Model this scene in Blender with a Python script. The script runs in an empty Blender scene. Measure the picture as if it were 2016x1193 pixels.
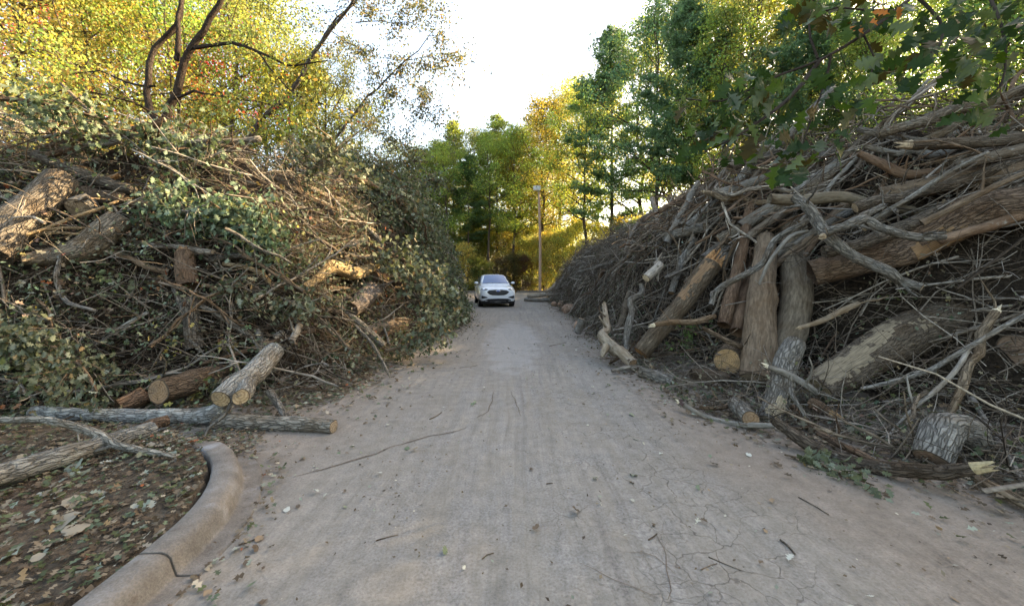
import bpy, math, random
import numpy as np
from mathutils import Vector, Matrix, noise

random.seed(7)
rng = np.random.default_rng(7)
S = bpy.context.scene
COL = S.collection
R = math.radians

# ------------------------------------------------------------------ camera, sky, sun, exposure
F, CX, HY, CH = 760.0, 1008.0, 545.0, 1.6       # focal length, centre, horizon (pixels of the photo), eye height
cam = bpy.data.cameras.new('camera')
cam.sensor_width = 36.0
cam.lens = F / 2016 * 36.0
cam.shift_y = -(596.5 - HY) / 2016
cam.clip_start = 0.05
cam.clip_end = 2000
camo = bpy.data.objects.new('camera', cam)
COL.objects.link(camo)
camo.location = (0, 0, CH)
camo.rotation_euler = (R(90), 0, 0)
S.camera = camo

SUN_AZ, SUN_EL = 64.0, 28.0                      # azimuth clockwise from straight ahead (+Y)
world = bpy.data.worlds.new('World')
S.world = world
world.use_nodes = True
wn = world.node_tree
wn.nodes.clear()
sky = wn.nodes.new('ShaderNodeTexSky')
sky.sky_type = 'NISHITA'
sky.sun_disc = False
sky.sun_elevation = R(SUN_EL)
sky.sun_rotation = R(SUN_AZ)
sky.air_density = 1.0
sky.dust_density = 2.5
sky.ozone_density = 1.0
bg = wn.nodes.new('ShaderNodeBackground')
bg.inputs['Strength'].default_value = 0.15
wo = wn.nodes.new('ShaderNodeOutputWorld')
wn.links.new(sky.outputs[0], bg.inputs[0])
wn.links.new(bg.outputs[0], wo.inputs[0])

sl = bpy.data.lights.new('sun', 'SUN')
sl.energy = 5.0
sl.angle = R(0.55)
sl.color = (1.0, 0.83, 0.6)
so = bpy.data.objects.new('sun', sl)
COL.objects.link(so)
sd = Vector((math.sin(R(SUN_AZ)) * math.cos(R(SUN_EL)), math.cos(R(SUN_AZ)) * math.cos(R(SUN_EL)), math.sin(R(SUN_EL))))
so.rotation_euler = sd.to_track_quat('Z', 'Y').to_euler()
so.location = sd * 60

S.view_settings.view_transform = 'Standard'
S.view_settings.look = 'None'
S.view_settings.gamma = 1
S.view_settings.exposure = 2.6
S.view_settings.use_white_balance = True
S.view_settings.white_balance_temperature = 8250
S.render.engine = 'CYCLES'
S.cycles.use_denoising = True
S.cycles.max_bounces = 6
S.cycles.diffuse_bounces = 4
S.cycles.glossy_bounces = 2
S.cycles.transmission_bounces = 3
S.cycles.transparent_max_bounces = 4
S.cycles.sample_clamp_indirect = 6.0


# ------------------------------------------------------------------ helpers
def P(x, y, d):
    """a point seen at photo pixel (x, y), d metres ahead"""
    return Vector(((x - CX) * d / F, d, CH - (y - HY) * d / F))


def tag(o, label=None, cat=None, group=None, kind=None):
    if label: o['label'] = label
    if cat: o['category'] = cat
    if group: o['group'] = group
    if kind: o['kind'] = kind
    return o


def link(o, parent=None):
    COL.objects.link(o)
    if parent: o.parent = parent
    return o


def empty(name, loc=(0, 0, 0)):
    o = bpy.data.objects.new(name, None)
    o.empty_display_size = 0.1
    o.location = loc
    return link(o)


def npmesh(name, V, Fs, mats, smooth=True, attrs=None, mat_idx=None):
    """mesh from numpy arrays; Fs is an (m,3) or (m,4) array or a list of such arrays"""
    me = bpy.data.meshes.new(name)
    V = np.asarray(V, dtype=np.float32).reshape(-1, 3)
    if not isinstance(Fs, list): Fs = [Fs]
    Fs = [np.asarray(f, dtype=np.int32) for f in Fs if len(f)]
    nl = sum(f.size for f in Fs)
    npoly = sum(len(f) for f in Fs)
    me.vertices.add(len(V)); me.vertices.foreach_set('co', V.ravel())
    me.loops.add(nl); me.loops.foreach_set('vertex_index', np.concatenate([f.ravel() for f in Fs]))
    tot = np.concatenate([np.full(len(f), f.shape[1], np.int32) for f in Fs])
    st = np.concatenate([[0], np.cumsum(tot)[:-1]]).astype(np.int32)
    me.polygons.add(npoly)
    me.polygons.foreach_set('loop_start', st)
    me.polygons.foreach_set('use_smooth', np.full(npoly, smooth))
    for m in (mats if isinstance(mats, (list, tuple)) else [mats]): me.materials.append(m)
    if mat_idx is not None: me.polygons.foreach_set('material_index', np.asarray(mat_idx, np.int32))
    for k, (typ, arr) in (attrs or {}).items():
        a = me.attributes.new(k, typ, 'POINT')
        a.data.foreach_set({'FLOAT': 'value', 'FLOAT_VECTOR': 'vector', 'FLOAT_COLOR': 'color'}[typ], np.asarray(arr, np.float32).ravel())
    me.update(calc_edges=True)
    return me


def obj(name, me, parent=None, loc=None):
    o = bpy.data.objects.new(name, me)
    if loc is not None: o.location = loc
    return link(o, parent)


def nz(p, s=1.0, seed=0.0):
    return noise.noise(Vector((p[0] * s + seed, p[1] * s - seed * 0.7, p[2] * s + seed * 1.3)))


# vectorised value noise on a plane
_tab = rng.random((256, 256)).astype(np.float32) * 2 - 1
def vn(x, y, s=1.0, o=0):
    x = np.asarray(x, float) * s + 37.3 * o + 100; y = np.asarray(y, float) * s + 11.9 * o + 100
    xi = np.floor(x).astype(int); yi = np.floor(y).astype(int)
    fx = x - xi; fy = y - yi
    fx = fx * fx * (3 - 2 * fx); fy = fy * fy * (3 - 2 * fy)
    g = lambda a, b: _tab[a & 255, b & 255]
    return (g(xi, yi) * (1 - fx) + g(xi + 1, yi) * fx) * (1 - fy) + (g(xi, yi + 1) * (1 - fx) + g(xi + 1, yi + 1) * fx) * fy


# ------------------------------------------------------------------ materials
def newmat(name):
    m = bpy.data.materials.new(name)
    m.use_nodes = True
    m.node_tree.nodes.clear()
    return m, m.node_tree


class NT:
    def __init__(s, name):
        s.m, s.t = newmat(name)
        s.out = s.n('ShaderNodeOutputMaterial')
    def n(s, typ, ins=None, **kw):
        nd = s.t.nodes.new(typ)
        for k, v in kw.items(): setattr(nd, k, v)
        for k, v in (ins or {}).items(): s.set(nd.inputs[k], v)
        return nd
    def set(s, sock, v):
        if hasattr(v, 'is_output'): s.t.links.new(v, sock)
        elif hasattr(v, 'outputs'): s.t.links.new(v.outputs[0], sock)
        else: sock.default_value = v
    def math(s, op, a, b=0.0, c=0.0, clamp=False):
        nd = s.n('ShaderNodeMath', operation=op, use_clamp=clamp)
        s.set(nd.inputs[0], a); s.set(nd.inputs[1], b); s.set(nd.inputs[2], c)
        return nd.outputs[0]
    def vmul(s, v, f):
        nd = s.n('ShaderNodeVectorMath', operation='MULTIPLY')
        s.set(nd.inputs[0], v); s.set(nd.inputs[1], f)
        return nd.outputs[0]
    def vadd(s, v, f):
        nd = s.n('ShaderNodeVectorMath', operation='ADD')
        s.set(nd.inputs[0], v); s.set(nd.inputs[1], f)
        return nd.outputs[0]
    def noise(s, vec, scale, detail=4, rough=0.55, color=False):
        nd = s.n('ShaderNodeTexNoise', {'Scale': scale, 'Detail': detail, 'Roughness': rough})
        if vec is not None: s.set(nd.inputs['Vector'], vec)
        return nd.outputs['Color' if color else 'Fac']
    def ramp(s, fac, stops, interp='LINEAR'):
        nd = s.n('ShaderNodeValToRGB')
        nd.color_ramp.interpolation = interp
        e = nd.color_ramp.elements
        while len(e) < len(stops): e.new(0.5)
        for i, (p, c) in enumerate(stops):
            e[i].position = p
            e[i].color = (c, c, c, 1) if isinstance(c, (int, float)) else (*c[:3], 1)
        s.set(nd.inputs[0], fac)
        return nd.outputs[0]
    def step(s, x, a, b):
        nd = s.n('ShaderNodeMapRange', interpolation_type='SMOOTHSTEP')
        s.set(nd.inputs['Value'], x); nd.inputs['From Min'].default_value = a; nd.inputs['From Max'].default_value = b
        return nd.outputs[0]
    def mix(s, fac, a, b, blend='MIX'):
        nd = s.n('ShaderNodeMix', data_type='RGBA', blend_type=blend)
        s.set(nd.inputs['Factor'], fac); s.set(nd.inputs['A'], c4(a)); s.set(nd.inputs['B'], c4(b))
        return nd.outputs['Result']
    def bump(s, h, strength=0.5, dist=0.02, normal=None):
        nd = s.n('ShaderNodeBump', {'Strength': strength, 'Distance': dist, 'Height': h})
        if normal is not None: s.set(nd.inputs['Normal'], normal)
        return nd.outputs[0]
    def pbsdf(s, color, rough=0.8, normal=None, spec=0.3, metal=0.0, **kw):
        nd = s.n('ShaderNodeBsdfPrincipled', {'Base Color': c4(color), 'Roughness': rough, 'Specular IOR Level': spec, 'Metallic': metal})
        if normal is not None: s.set(nd.inputs['Normal'], normal)
        for k, v in kw.items(): s.set(nd.inputs[k], v)
        return nd.outputs[0]
    def done(s, shader):
        s.t.links.new(shader, s.out.inputs[0])
        return s.m


def c4(c):
    return (*c, 1.0) if isinstance(c, tuple) and len(c) == 3 else c


def mat_bark():
    b = NT('bark')
    at = b.n('ShaderNodeAttribute', attribute_name='bark').outputs['Vector']
    oi = b.n('ShaderNodeObjectInfo')
    seed = b.n('ShaderNodeCombineXYZ', {'X': b.math('MULTIPLY', oi.outputs['Random'], 40.0), 'Z': b.math('MULTIPLY', oi.outputs['Random'], 17.0)})
    v = b.vadd(at, seed)
    vs = b.vmul(v, (30.0, 30.0, 6.5))
    ridge = b.noise(vs, 1.0, 6, 0.62)
    fine = b.noise(b.vmul(v, (90.0, 90.0, 40.0)), 1.0, 3)
    blot = b.noise(v, 3.2, 4)
    wv = b.vadd(b.vmul(v, (30.0, 30.0, 7.0)), b.vmul(b.noise(b.vmul(v, (16.0, 16.0, 7.0)), 1.0, 3, color=True), (1.6, 1.6, 1.6)))
    vor = b.n('ShaderNodeTexVoronoi', {'Scale': 1.0}, feature='DISTANCE_TO_EDGE')
    b.set(vor.inputs['Vector'], wv)
    deep = b.step(oi.outputs['Random'], 0.15, 0.5)
    furrow = b.math('MULTIPLY', b.math('SUBTRACT', 1.0, b.step(vor.outputs['Distance'], 0.0, 0.16)), deep)
    f = b.ramp(ridge, [(0.28, 0.42), (0.5, 0.95), (0.72, 1.5)])
    f = b.mix(b.math('MULTIPLY', furrow, 0.5), f, (0.25, 0.25, 0.25))
    col = b.mix(1.0, oi.outputs['Color'], f, 'MULTIPLY')
    col = b.mix(b.math('MULTIPLY', b.step(blot, 0.42, 0.7), 0.55), col, b.mix(1.0, oi.outputs['Color'], (0.55, 0.42, 0.30), 'MULTIPLY'))
    lich = b.noise(v, 9.0, 5, 0.65)
    la = b.math('SUBTRACT', 1.0, oi.outputs['Alpha'])
    thr = b.math('ADD', lich, b.math('MULTIPLY', b.math('SUBTRACT', la, 0.5), 0.5))
    col = b.mix(b.math('MULTIPLY', b.step(thr, 0.52, 0.68), la), col, (0.42, 0.43, 0.39))
    h = b.math('ADD', b.math('SUBTRACT', ridge, b.math('MULTIPLY', furrow, 0.8)), b.math('MULTIPLY', fine, 0.3))
    return b.done(b.pbsdf(col, 0.92, b.bump(h, 1.0, 0.03), 0.12))


def mat_twig():
    b = NT('twig_bark')
    r = b.n('ShaderNodeAttribute', attribute_name='rnd').outputs['Fac']
    col = b.ramp(r, [(0.0, (0.018, 0.013, 0.009)), (0.35, (0.082, 0.060, 0.042)), (0.62, (0.155, 0.128, 0.10)), (0.86, (0.25, 0.222, 0.188)), (1.0, (0.36, 0.30, 0.22))])
    pos = b.n('ShaderNodeNewGeometry').outputs['Position']
    col = b.mix(1.0, col, b.ramp(b.noise(pos, 26.0, 2), [(0.3, 0.65), (0.7, 1.25)]), 'MULTIPLY')
    return b.done(b.pbsdf(col, 0.9, None, 0.15))


def mat_cut():
    b = NT('cut_wood')
    oi = b.n('ShaderNodeObjectInfo')
    oc = b.n('ShaderNodeTexCoord').outputs['Object']
    w = b.vadd(oc, b.vmul(b.noise(oc, 7.0, 3, color=True), (0.03, 0.03, 0.0)))
    ln = b.n('ShaderNodeVectorMath', operation='LENGTH')
    b.set(ln.inputs[0], b.vmul(w, (1, 1, 0)))
    rad = ln.outputs['Value']
    rim = b.n('ShaderNodeAttribute', attribute_name='rim').outputs['Fac']
    so_ = b.n('ShaderNodeSeparateXYZ', {0: oc})
    ang = b.math('ARCTAN2', so_.outputs[1], so_.outputs[0])
    av = b.n('ShaderNodeCombineXYZ', {'X': b.math('MULTIPLY', ang, 5.0), 'Y': b.math('MULTIPLY', rad, 6.0), 'Z': b.math('MULTIPLY', oi.outputs['Random'], 30.0)})
    rc = b.math('MULTIPLY', b.step(b.noise(av, 1.0, 2), 0.60, 0.66), b.step(rim, 0.05, 0.4))
    rings = b.math('SINE', b.math('MULTIPLY', rad, 230.0))
    saw = b.noise(b.vmul(oc, (220.0, 12.0, 1.0)), 1.0, 2)
    col = b.mix(b.math('MULTIPLY', b.math('ADD', rings, 1.0), 0.30), oi.outputs['Color'], b.mix(1.0, oi.outputs['Color'], (0.55, 0.42, 0.3), 'MULTIPLY'))
    col = b.mix(1.0, col, b.ramp(b.noise(oc, 14.0, 4), [(0.3, 0.62), (0.65, 1.15)]), 'MULTIPLY')
    col = b.mix(1.0, col, b.ramp(saw, [(0.3, 0.85), (0.7, 1.08)]), 'MULTIPLY')
    col = b.mix(b.math('MULTIPLY', b.step(b.noise(oc, 7.0, 5, 0.7), 0.42, 0.66), 0.65), col, (0.10, 0.078, 0.058))
    col = b.mix(b.math('MULTIPLY', rc, 0.75), col, (0.05, 0.035, 0.024))
    col = b.mix(b.step(rim, 0.86, 0.95), col, (0.06, 0.046, 0.034))
    return b.done(b.pbsdf(col, 0.9, b.bump(b.math('ADD', saw, b.math('MULTIPLY', rc, -1.0)), 0.5, 0.006), 0.15))


def mat_split():
    b = NT('split_wood')
    oi = b.n('ShaderNodeObjectInfo')
    at = b.n('ShaderNodeAttribute', attribute_name='bark').outputs['Vector']
    g = b.noise(b.vmul(at, (120.0, 120.0, 5.0)), 1.0, 4)
    col = b.mix(1.0, oi.outputs['Color'], b.ramp(g, [(0.3, 0.35), (0.6, 1.0)]), 'MULTIPLY')
    return b.done(b.pbsdf(col, 0.85, b.bump(g, 0.6, 0.01), 0.2))


def mat_leaf(name, trans=0.45, under=1.0, gloss=0.25, rough=0.45, tmul=(1.25, 1.2, 0.75)):
    b = NT(name)
    lc = b.n('ShaderNodeAttribute', attribute_name='lc').outputs['Color']
    oi = b.n('ShaderNodeObjectInfo')
    col = b.mix(1.0, lc, oi.outputs['Color'], 'MULTIPLY')
    if under != 1.0:
        bf = b.n('ShaderNodeNewGeometry').outputs['Backfacing']
        col2 = b.mix(0.40, b.mix(1.0, col, (under, under, under), 'MULTIPLY'), (0.16, 0.18, 0.14))
        col = b.mix(bf, col, col2)
    p = b.pbsdf(col, rough, None, gloss)
    tr = b.n('ShaderNodeBsdfTranslucent', {'Color': b.mix(1.0, col, tmul, 'MULTIPLY')})
    mx = b.n('ShaderNodeMixShader', {0: trans, 1: p, 2: tr.outputs[0]})
    return b.done(mx.outputs[0])


def mat_plain(name, color, rough=0.6, spec=0.4, metal=0.0, bumpy=0.0, var=0.0, scale=20.0, **kw):
    b = NT(name)
    oc = b.n('ShaderNodeTexCoord').outputs['Object']
    n1 = b.noise(oc, scale, 4)
    col = color
    if var: col = b.mix(1.0, color, b.ramp(n1, [(0.3, 1 - var), (0.7, 1 + var)]), 'MULTIPLY')
    nm = b.bump(n1, bumpy, 0.01) if bumpy else None
    return b.done(b.pbsdf(col, rough, nm, spec, metal, **kw))


def mat_road():
    b = NT('dusty_asphalt')
    pos = b.n('ShaderNodeNewGeometry').outputs['Position']
    sx = b.n('ShaderNodeSeparateXYZ', {0: pos})
    X, Y = sx.outputs[0], sx.outputs[1]
    wob = b.noise(pos, 0.7, 3)
    big = b.noise(pos, 0.45, 4)
    mid = b.noise(pos, 2.6, 5, 0.6)
    # wheel streaks along the road
    st = b.noise(b.vmul(b.vadd(pos, b.vmul(b.noise(pos, 0.35, 2, color=True), (0.35, 0, 0))), (7.0, 0.28, 1.0)), 1.0, 5, 0.6)
    fine = b.noise(pos, 60.0, 5, 0.7)
    grit = b.noise(pos, 130.0, 3, 0.7)
    dust = b.ramp(big, [(0.3, (0.182, 0.162, 0.136)), (0.7, (0.25, 0.225, 0.192))])
    asph = b.ramp(fine, [(0.3, (0.16, 0.149, 0.136)), (0.7, (0.265, 0.25, 0.232))])
    # worn grey asphalt showing through the dust in the lanes and centre
    ctr = b.math('SUBTRACT', 1.0, b.step(b.math('ABSOLUTE', b.math('SUBTRACT', X, 0.2)), 0.4, 2.0))
    am = b.math('MULTIPLY', b.step(b.math('ADD', b.math('MULTIPLY', st, 0.6), b.math('MULTIPLY', mid, 0.5)), 0.45, 0.68), b.math('ADD', 0.25, b.math('MULTIPLY', ctr, 0.6)))
    col = b.mix(am, dust, asph)
    # orange clay washed on to the right-hand side and left edge
    cl = b.step(b.math('ADD', X, b.math('MULTIPLY', b.math('SUBTRACT', wob, 0.5), 1.6)), 1.25, 2.3)
    cl2 = b.step(b.math('ADD', b.math('MULTIPLY', X, -1.0), b.math('MULTIPLY', b.math('SUBTRACT', wob, 0.5), 1.0)), 1.3, 2.4)
    clay = b.ramp(mid, [(0.3, (0.172, 0.13, 0.098)), (0.7, (0.236, 0.188, 0.148))])
    col = b.mix(b.math('MULTIPLY', cl, 0.7), col, clay)
    col = b.mix(b.math('MULTIPLY', cl2, 0.45), col, clay)
    # dark streaks of tracked soil
    dk = b.step(st, 0.54, 0.72)
    band = b.math('SUBTRACT', 1.0, b.step(b.math('ABSOLUTE', b.math('SUBTRACT', X, 0.35)), 0.15, 0.9))
    col = b.mix(b.math('MULTIPLY', dk, b.math('ADD', 0.14, b.math('MULTIPLY', band, 0.40))), col, (0.125, 0.10, 0.085))
    # cracks
    wp = b.vadd(pos, b.vmul(b.noise(pos, 3.5, 4, color=True), (0.28, 0.28, 0)))
    vo = b.n('ShaderNodeTexVoronoi', {'Scale': 4.6}, feature='DISTANCE_TO_EDGE', voronoi_dimensions='2D')
    b.set(vo.inputs['Vector'], wp)
    vo2 = b.n('ShaderNodeTexVoronoi', {'Scale': 11.0}, feature='DISTANCE_TO_EDGE', voronoi_dimensions='2D')
    b.set(vo2.inputs['Vector'], wp)
    cz = b.math('MULTIPLY', b.step(b.math('ADD', X, b.math('MULTIPLY', b.math('SUBTRACT', mid, 0.5), 1.4)), -0.1, 0.6), b.math('SUBTRACT', 1.0, cl))
    gate = b.step(b.noise(pos, 1.1, 3), 0.40, 0.58)
    c1 = b.math('MULTIPLY', b.math('SUBTRACT', 1.0, b.step(vo.outputs['Distance'], 0.003, 0.026)), b.math('MULTIPLY', gate, b.math('ADD', 0.10, b.math('MULTIPLY', cz, 0.9))))
    c2 = b.math('MULTIPLY', b.math('SUBTRACT', 1.0, b.step(vo2.outputs['Distance'], 0.01, 0.05)), b.math('MULTIPLY', cz, b.step(b.noise(pos, 1.7, 2), 0.45, 0.62)))
    crack = b.math('ADD', c1, b.math('MULTIPLY', c2, 0.6), clamp=True)
    col = b.mix(b.math('MULTIPLY', crack, 0.58), col, (0.06, 0.045, 0.035))
    # grit: dark and pale specks
    col = b.mix(1.0, col, b.ramp(fine, [(0.28, 0.72), (0.5, 0.99), (0.75, 1.18)]), 'MULTIPLY')
    tr1 = b.noise(b.vmul(b.vadd(pos, b.vmul(b.noise(pos, 0.25, 2, color=True), (0.6, 0, 0))), (11.0, 0.35, 1.0)), 1.0, 5, 0.7)
    col = b.mix(b.math('ADD', 0.25, b.math('MULTIPLY', b.step(big, 0.40, 0.62), 0.6)), col, b.mix(1.0, col, b.ramp(tr1, [(0.35, 0.74), (0.5, 1.0), (0.66, 1.16)]), 'MULTIPLY'))
    col = b.mix(1.0, col, b.ramp(b.noise(pos, 9.0, 4, 0.65), [(0.3, 0.82), (0.7, 1.12)]), 'MULTIPLY')
    col = b.mix(b.math('MULTIPLY', b.step(grit, 0.66, 0.76), 0.42), col, (0.46, 0.43, 0.39))
    col = b.mix(b.math('MULTIPLY', b.step(grit, 0.36, 0.27), 0.4), col, (0.08, 0.065, 0.055))
    # smooth bare asphalt patch a little ahead takes a sheen
    dx = b.math('DIVIDE', b.math('SUBTRACT', X, 0.0), 0.75)
    dy = b.math('DIVIDE', b.math('SUBTRACT', Y, 10.0), 4.2)
    rr = b.math('ADD', b.math('ADD', b.math('MULTIPLY', dx, dx), b.math('MULTIPLY', dy, dy)), b.math('MULTIPLY', b.math('SUBTRACT', mid, 0.5), 2.2))
    patch = b.math('SUBTRACT', 1.0, b.step(rr, 0.3, 1.1))
    col = b.mix(b.math('MULTIPLY', patch, 0.5), col, (0.25, 0.25, 0.25))
    rough = b.math('SUBTRACT', 0.92, b.math('MULTIPLY', patch, 0.34))
    h = b.math('ADD', b.math('ADD', b.math('MULTIPLY', fine, 0.6), b.math('MULTIPLY', grit, 0.25)), b.math('ADD', b.math('MULTIPLY', st, 0.6), b.math('ADD', b.math('MULTIPLY', mid, 0.6), b.math('MULTIPLY', crack, -0.5))))
    return b.done(b.pbsdf(col, rough, b.bump(h, 0.55, 0.02), 0.3))


def mat_soil():
    b = NT('forest_soil')
    pos = b.n('ShaderNodeNewGeometry').outputs['Position']
    n1 = b.noise(pos, 6.0, 6, 0.65)
    n2 = b.noise(pos, 40.0, 4, 0.6)
    n3 = b.noise(pos, 0.7, 3)
    col = b.ramp(n1, [(0.25, (0.04, 0.032, 0.024)), (0.5, (0.08, 0.063, 0.046)), (0.75, (0.14, 0.112, 0.082))])
    col = b.mix(b.math('MULTIPLY', b.step(n3, 0.55, 0.7), 0.6), col, (0.11, 0.072, 0.05))
    col = b.mix(1.0, col, b.ramp(n2, [(0.3, 0.6), (0.7, 1.3)]), 'MULTIPLY')
    return b.done(b.pbsdf(col, 0.95, b.bump(b.math('ADD', n1, n2), 0.8, 0.03), 0.1))


def mat_concrete():
    b = NT('dusty_concrete')
    pos = b.n('ShaderNodeNewGeometry').outputs['Position']
    n1 = b.noise(pos, 5.0, 6, 0.65)
    n2 = b.noise(pos, 90.0, 4, 0.6)
    n3 = b.noise(pos, 2.0, 3)
    col = b.ramp(n1, [(0.3, (0.12, 0.104, 0.088)), (0.55, (0.175, 0.156, 0.136)), (0.8, (0.255, 0.24, 0.225))])
    col = b.mix(b.math('MULTIPLY', b.step(n3, 0.58, 0.68), 0.45), col, (0.38, 0.39, 0.40))
    col = b.mix(1.0, col, b.ramp(n2, [(0.3, 0.75), (0.7, 1.15)]), 'MULTIPLY')
    col = b.mix(b.math('MULTIPLY', b.step(b.noise(pos, 16.0, 4), 0.60, 0.70), 0.5), col, (0.10, 0.075, 0.055))
    return b.done(b.pbsdf(col, 0.9, b.bump(b.math('ADD', n1, n2), 0.5, 0.012), 0.2))


def mat_rock():
    b = NT('clay_stained_stone')
    pos = b.n('ShaderNodeTexCoord').outputs['Object']
    n1 = b.noise(pos, 6.0, 6, 0.65)
    col = b.ramp(n1, [(0.3, (0.16, 0.10, 0.07)), (0.55, (0.33, 0.21, 0.14)), (0.78, (0.42, 0.36, 0.30))])
    return b.done(b.pbsdf(col, 0.9, b.bump(n1, 0.7, 0.03), 0.2))


M = dict(
    bark=mat_bark(), twig=mat_twig(), cut=mat_cut(), split=mat_split(),
    leaf=mat_leaf('crown_leaf', 0.55, 1.0, 0.2, 0.5), pleaf=mat_leaf('felled_leaf', 0.22, 1.3, 0.12, 0.6, (1.1, 1.1, 0.6)),
    oleaf=mat_leaf('oak_leaf', 0.26, 1.05, 0.1, 0.5, (1.0, 1.25, 0.35)),
    needle=mat_leaf('pine_needles', 0.35, 1.0, 0.25, 0.45, (1.2, 1.2, 0.6)),
    litter=mat_leaf('litter_leaf', 0.12, 1.0, 0.12, 0.65),
    road=mat_road(), soil=mat_soil(), concrete=mat_concrete(), rock=mat_rock(),
    white=mat_plain('white_car_paint', (0.72, 0.75, 0.78), 0.22, 0.5, 0.0, **{'Coat Weight': 0.6, 'Coat Roughness': 0.05}),
    glass=mat_plain('window_glass_painted_sky', (0.04, 0.09, 0.20), 0.04, 1.0),  # blue base colour stands in for the sky reflected in the windows
    black=mat_plain('black_plastic', (0.018, 0.018, 0.02), 0.5, 0.4),
    grille=mat_plain('dark_grille_mesh', (0.03, 0.032, 0.038), 0.4, 0.5, 0.0, 0.3, 0.4, 90.0),
    tyre=mat_plain('tyre_rubber', (0.02, 0.02, 0.02), 0.85, 0.2),
    alloy=mat_plain('alloy_wheel', (0.45, 0.46, 0.48), 0.3, 0.5, 0.9),
    lens=mat_plain('headlamp_lens', (0.05, 0.06, 0.07), 0.1, 0.8),
    chrome=mat_plain('bright_chrome', (0.75, 0.77, 0.8), 0.15, 0.5, 1.0),
    blue=mat_plain('blue_badge_enamel', (0.02, 0.06, 0.25), 0.2, 0.6),
    post=mat_plain('weathered_wooden_pole', (0.34, 0.24, 0.18), 0.85, 0.2, 0.0, 0.3, 0.3, 12.0),
    lamp=mat_plain('pale_metal_housing', (0.55, 0.56, 0.57), 0.45, 0.4),
    diffuser=mat_plain('lamp_diffuser', (0.7, 0.7, 0.68), 0.3, 0.5),
)


# ------------------------------------------------------------------ tubes, logs, branches
def resample(pts, step):
    """Catmull-Rom through pts, about one sample per step metres; returns points and the parameter 0..1"""
    pts = [Vector(p) for p in pts]
    if len(pts) == 2: ctl = [pts[0], pts[1]]
    ext = [pts[0] * 2 - pts[1]] + pts + [pts[-1] * 2 - pts[-2]]
    out, tt = [], []
    n = len(pts) - 1
    for i in range(n):
        p0, p1, p2, p3 = ext[i:i + 4]
        m = max(1, int((p2 - p1).length / step))
        for k in range(m):
            t = k / m
            out.append(0.5 * ((2 * p1) + (p2 - p0) * t + (2 * p0 - 5 * p1 + 4 * p2 - p3) * t * t + (3 * p1 - p0 - 3 * p2 + p3) * t ** 3))
            tt.append((i + t) / n)
    out.append(pts[-1].copy()); tt.append(1.0)
    return out, tt


def tube(pts, radii, sides=10, step=0.12, amp=0.06, knots=0, seed=0.0, flare=None):
    """returns V, quads, bark-coordinates, frames of both ends; radii in metres at the control points"""
    C, T = resample(pts, step)
    nr = len(radii) - 1
    V, B, rings = [], [], []
    t = (C[1] - C[0]).normalized()
    u = t.orthogonal().normalized()
    dist = 0.0
    kn = [(random.uniform(0.08, 0.92), random.uniform(0, 6.28), random.uniform(0.10, 0.28)) for _ in range(knots)]
    total = sum((C[i + 1] - C[i]).length for i in range(len(C) - 1))
    for i, c in enumerate(C):
        if i: dist += (C[i] - C[i - 1]).length
        tn = (C[min(i + 1, len(C) - 1)] - C[max(i - 1, 0)]).normalized()
        u = (u - tn * u.dot(tn)).normalized()
        w = tn.cross(u)
        x = T[i] * nr
        k = min(int(x), nr - 1) if nr else 0
        r = radii[k] + (radii[k + 1] - radii[k]) * (x - k) if nr else radii[0]
        for j in range(sides):
            a = 2 * math.pi * j / sides
            d = u * math.cos(a) + w * math.sin(a)
            rr = r * (1 + amp * 2.2 * nz((d.x * 1.1, d.y * 1.1, d.z * 1.1 + dist * 1.6 / max(r * 8, 0.25)), 1.0, seed) + amp * random.uniform(-0.35, 0.35))
            for (kt, ka, ks) in kn:
                da = math.atan2(math.sin(a - ka), math.cos(a - ka))
                g = math.exp(-((dist - kt * total) / (r * 0.75)) ** 2 - (da / 0.55) ** 2)
                rr += r * ks * g
            V.append(c + d * rr)
            B.append((math.cos(a) * r, math.sin(a) * r, dist))
        if i:
            o = (i - 1) * sides
            for j in range(sides):
                rings.append((o + j, o + (j + 1) % sides, o + sides + (j + 1) % sides, o + sides + j))
    n = len(V)
    return V, rings, B, (list(range(sides)), list(range(n - sides, n)), C)


class Bk:
    """collects tubes into one bark mesh"""
    def __init__(s): s.V, s.F, s.B = [], [], []
    def add(s, V, Fq, B):
        o = len(s.V)
        s.V += V; s.B += B
        s.F += [tuple(i + o for i in f) for f in Fq]
        return o
    def cap(s, idx, push=0.0, axis=None):
        c = sum((s.V[i] for i in idx), Vector()) / len(idx)
        if axis is not None: c = c + axis * push
        s.V.append(c); s.B.append(tuple(np.mean([s.B[i] for i in idx], axis=0)))
        k = len(s.V) - 1
        n = len(idx)
        s.F += [(idx[j], idx[(j + 1) % n], k) for j in range(n)]
    def mesh(s, name, mat, origin):
        q = [f for f in s.F if len(f) == 4]; t = [f for f in s.F if len(f) == 3]
        V = np.array([tuple(v - origin) for v in s.V])
        return npmesh(name, V, [np.array(x) for x in (q, t) if x], mat, True, {'bark': ('FLOAT_VECTOR', np.array(s.B))})


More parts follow.
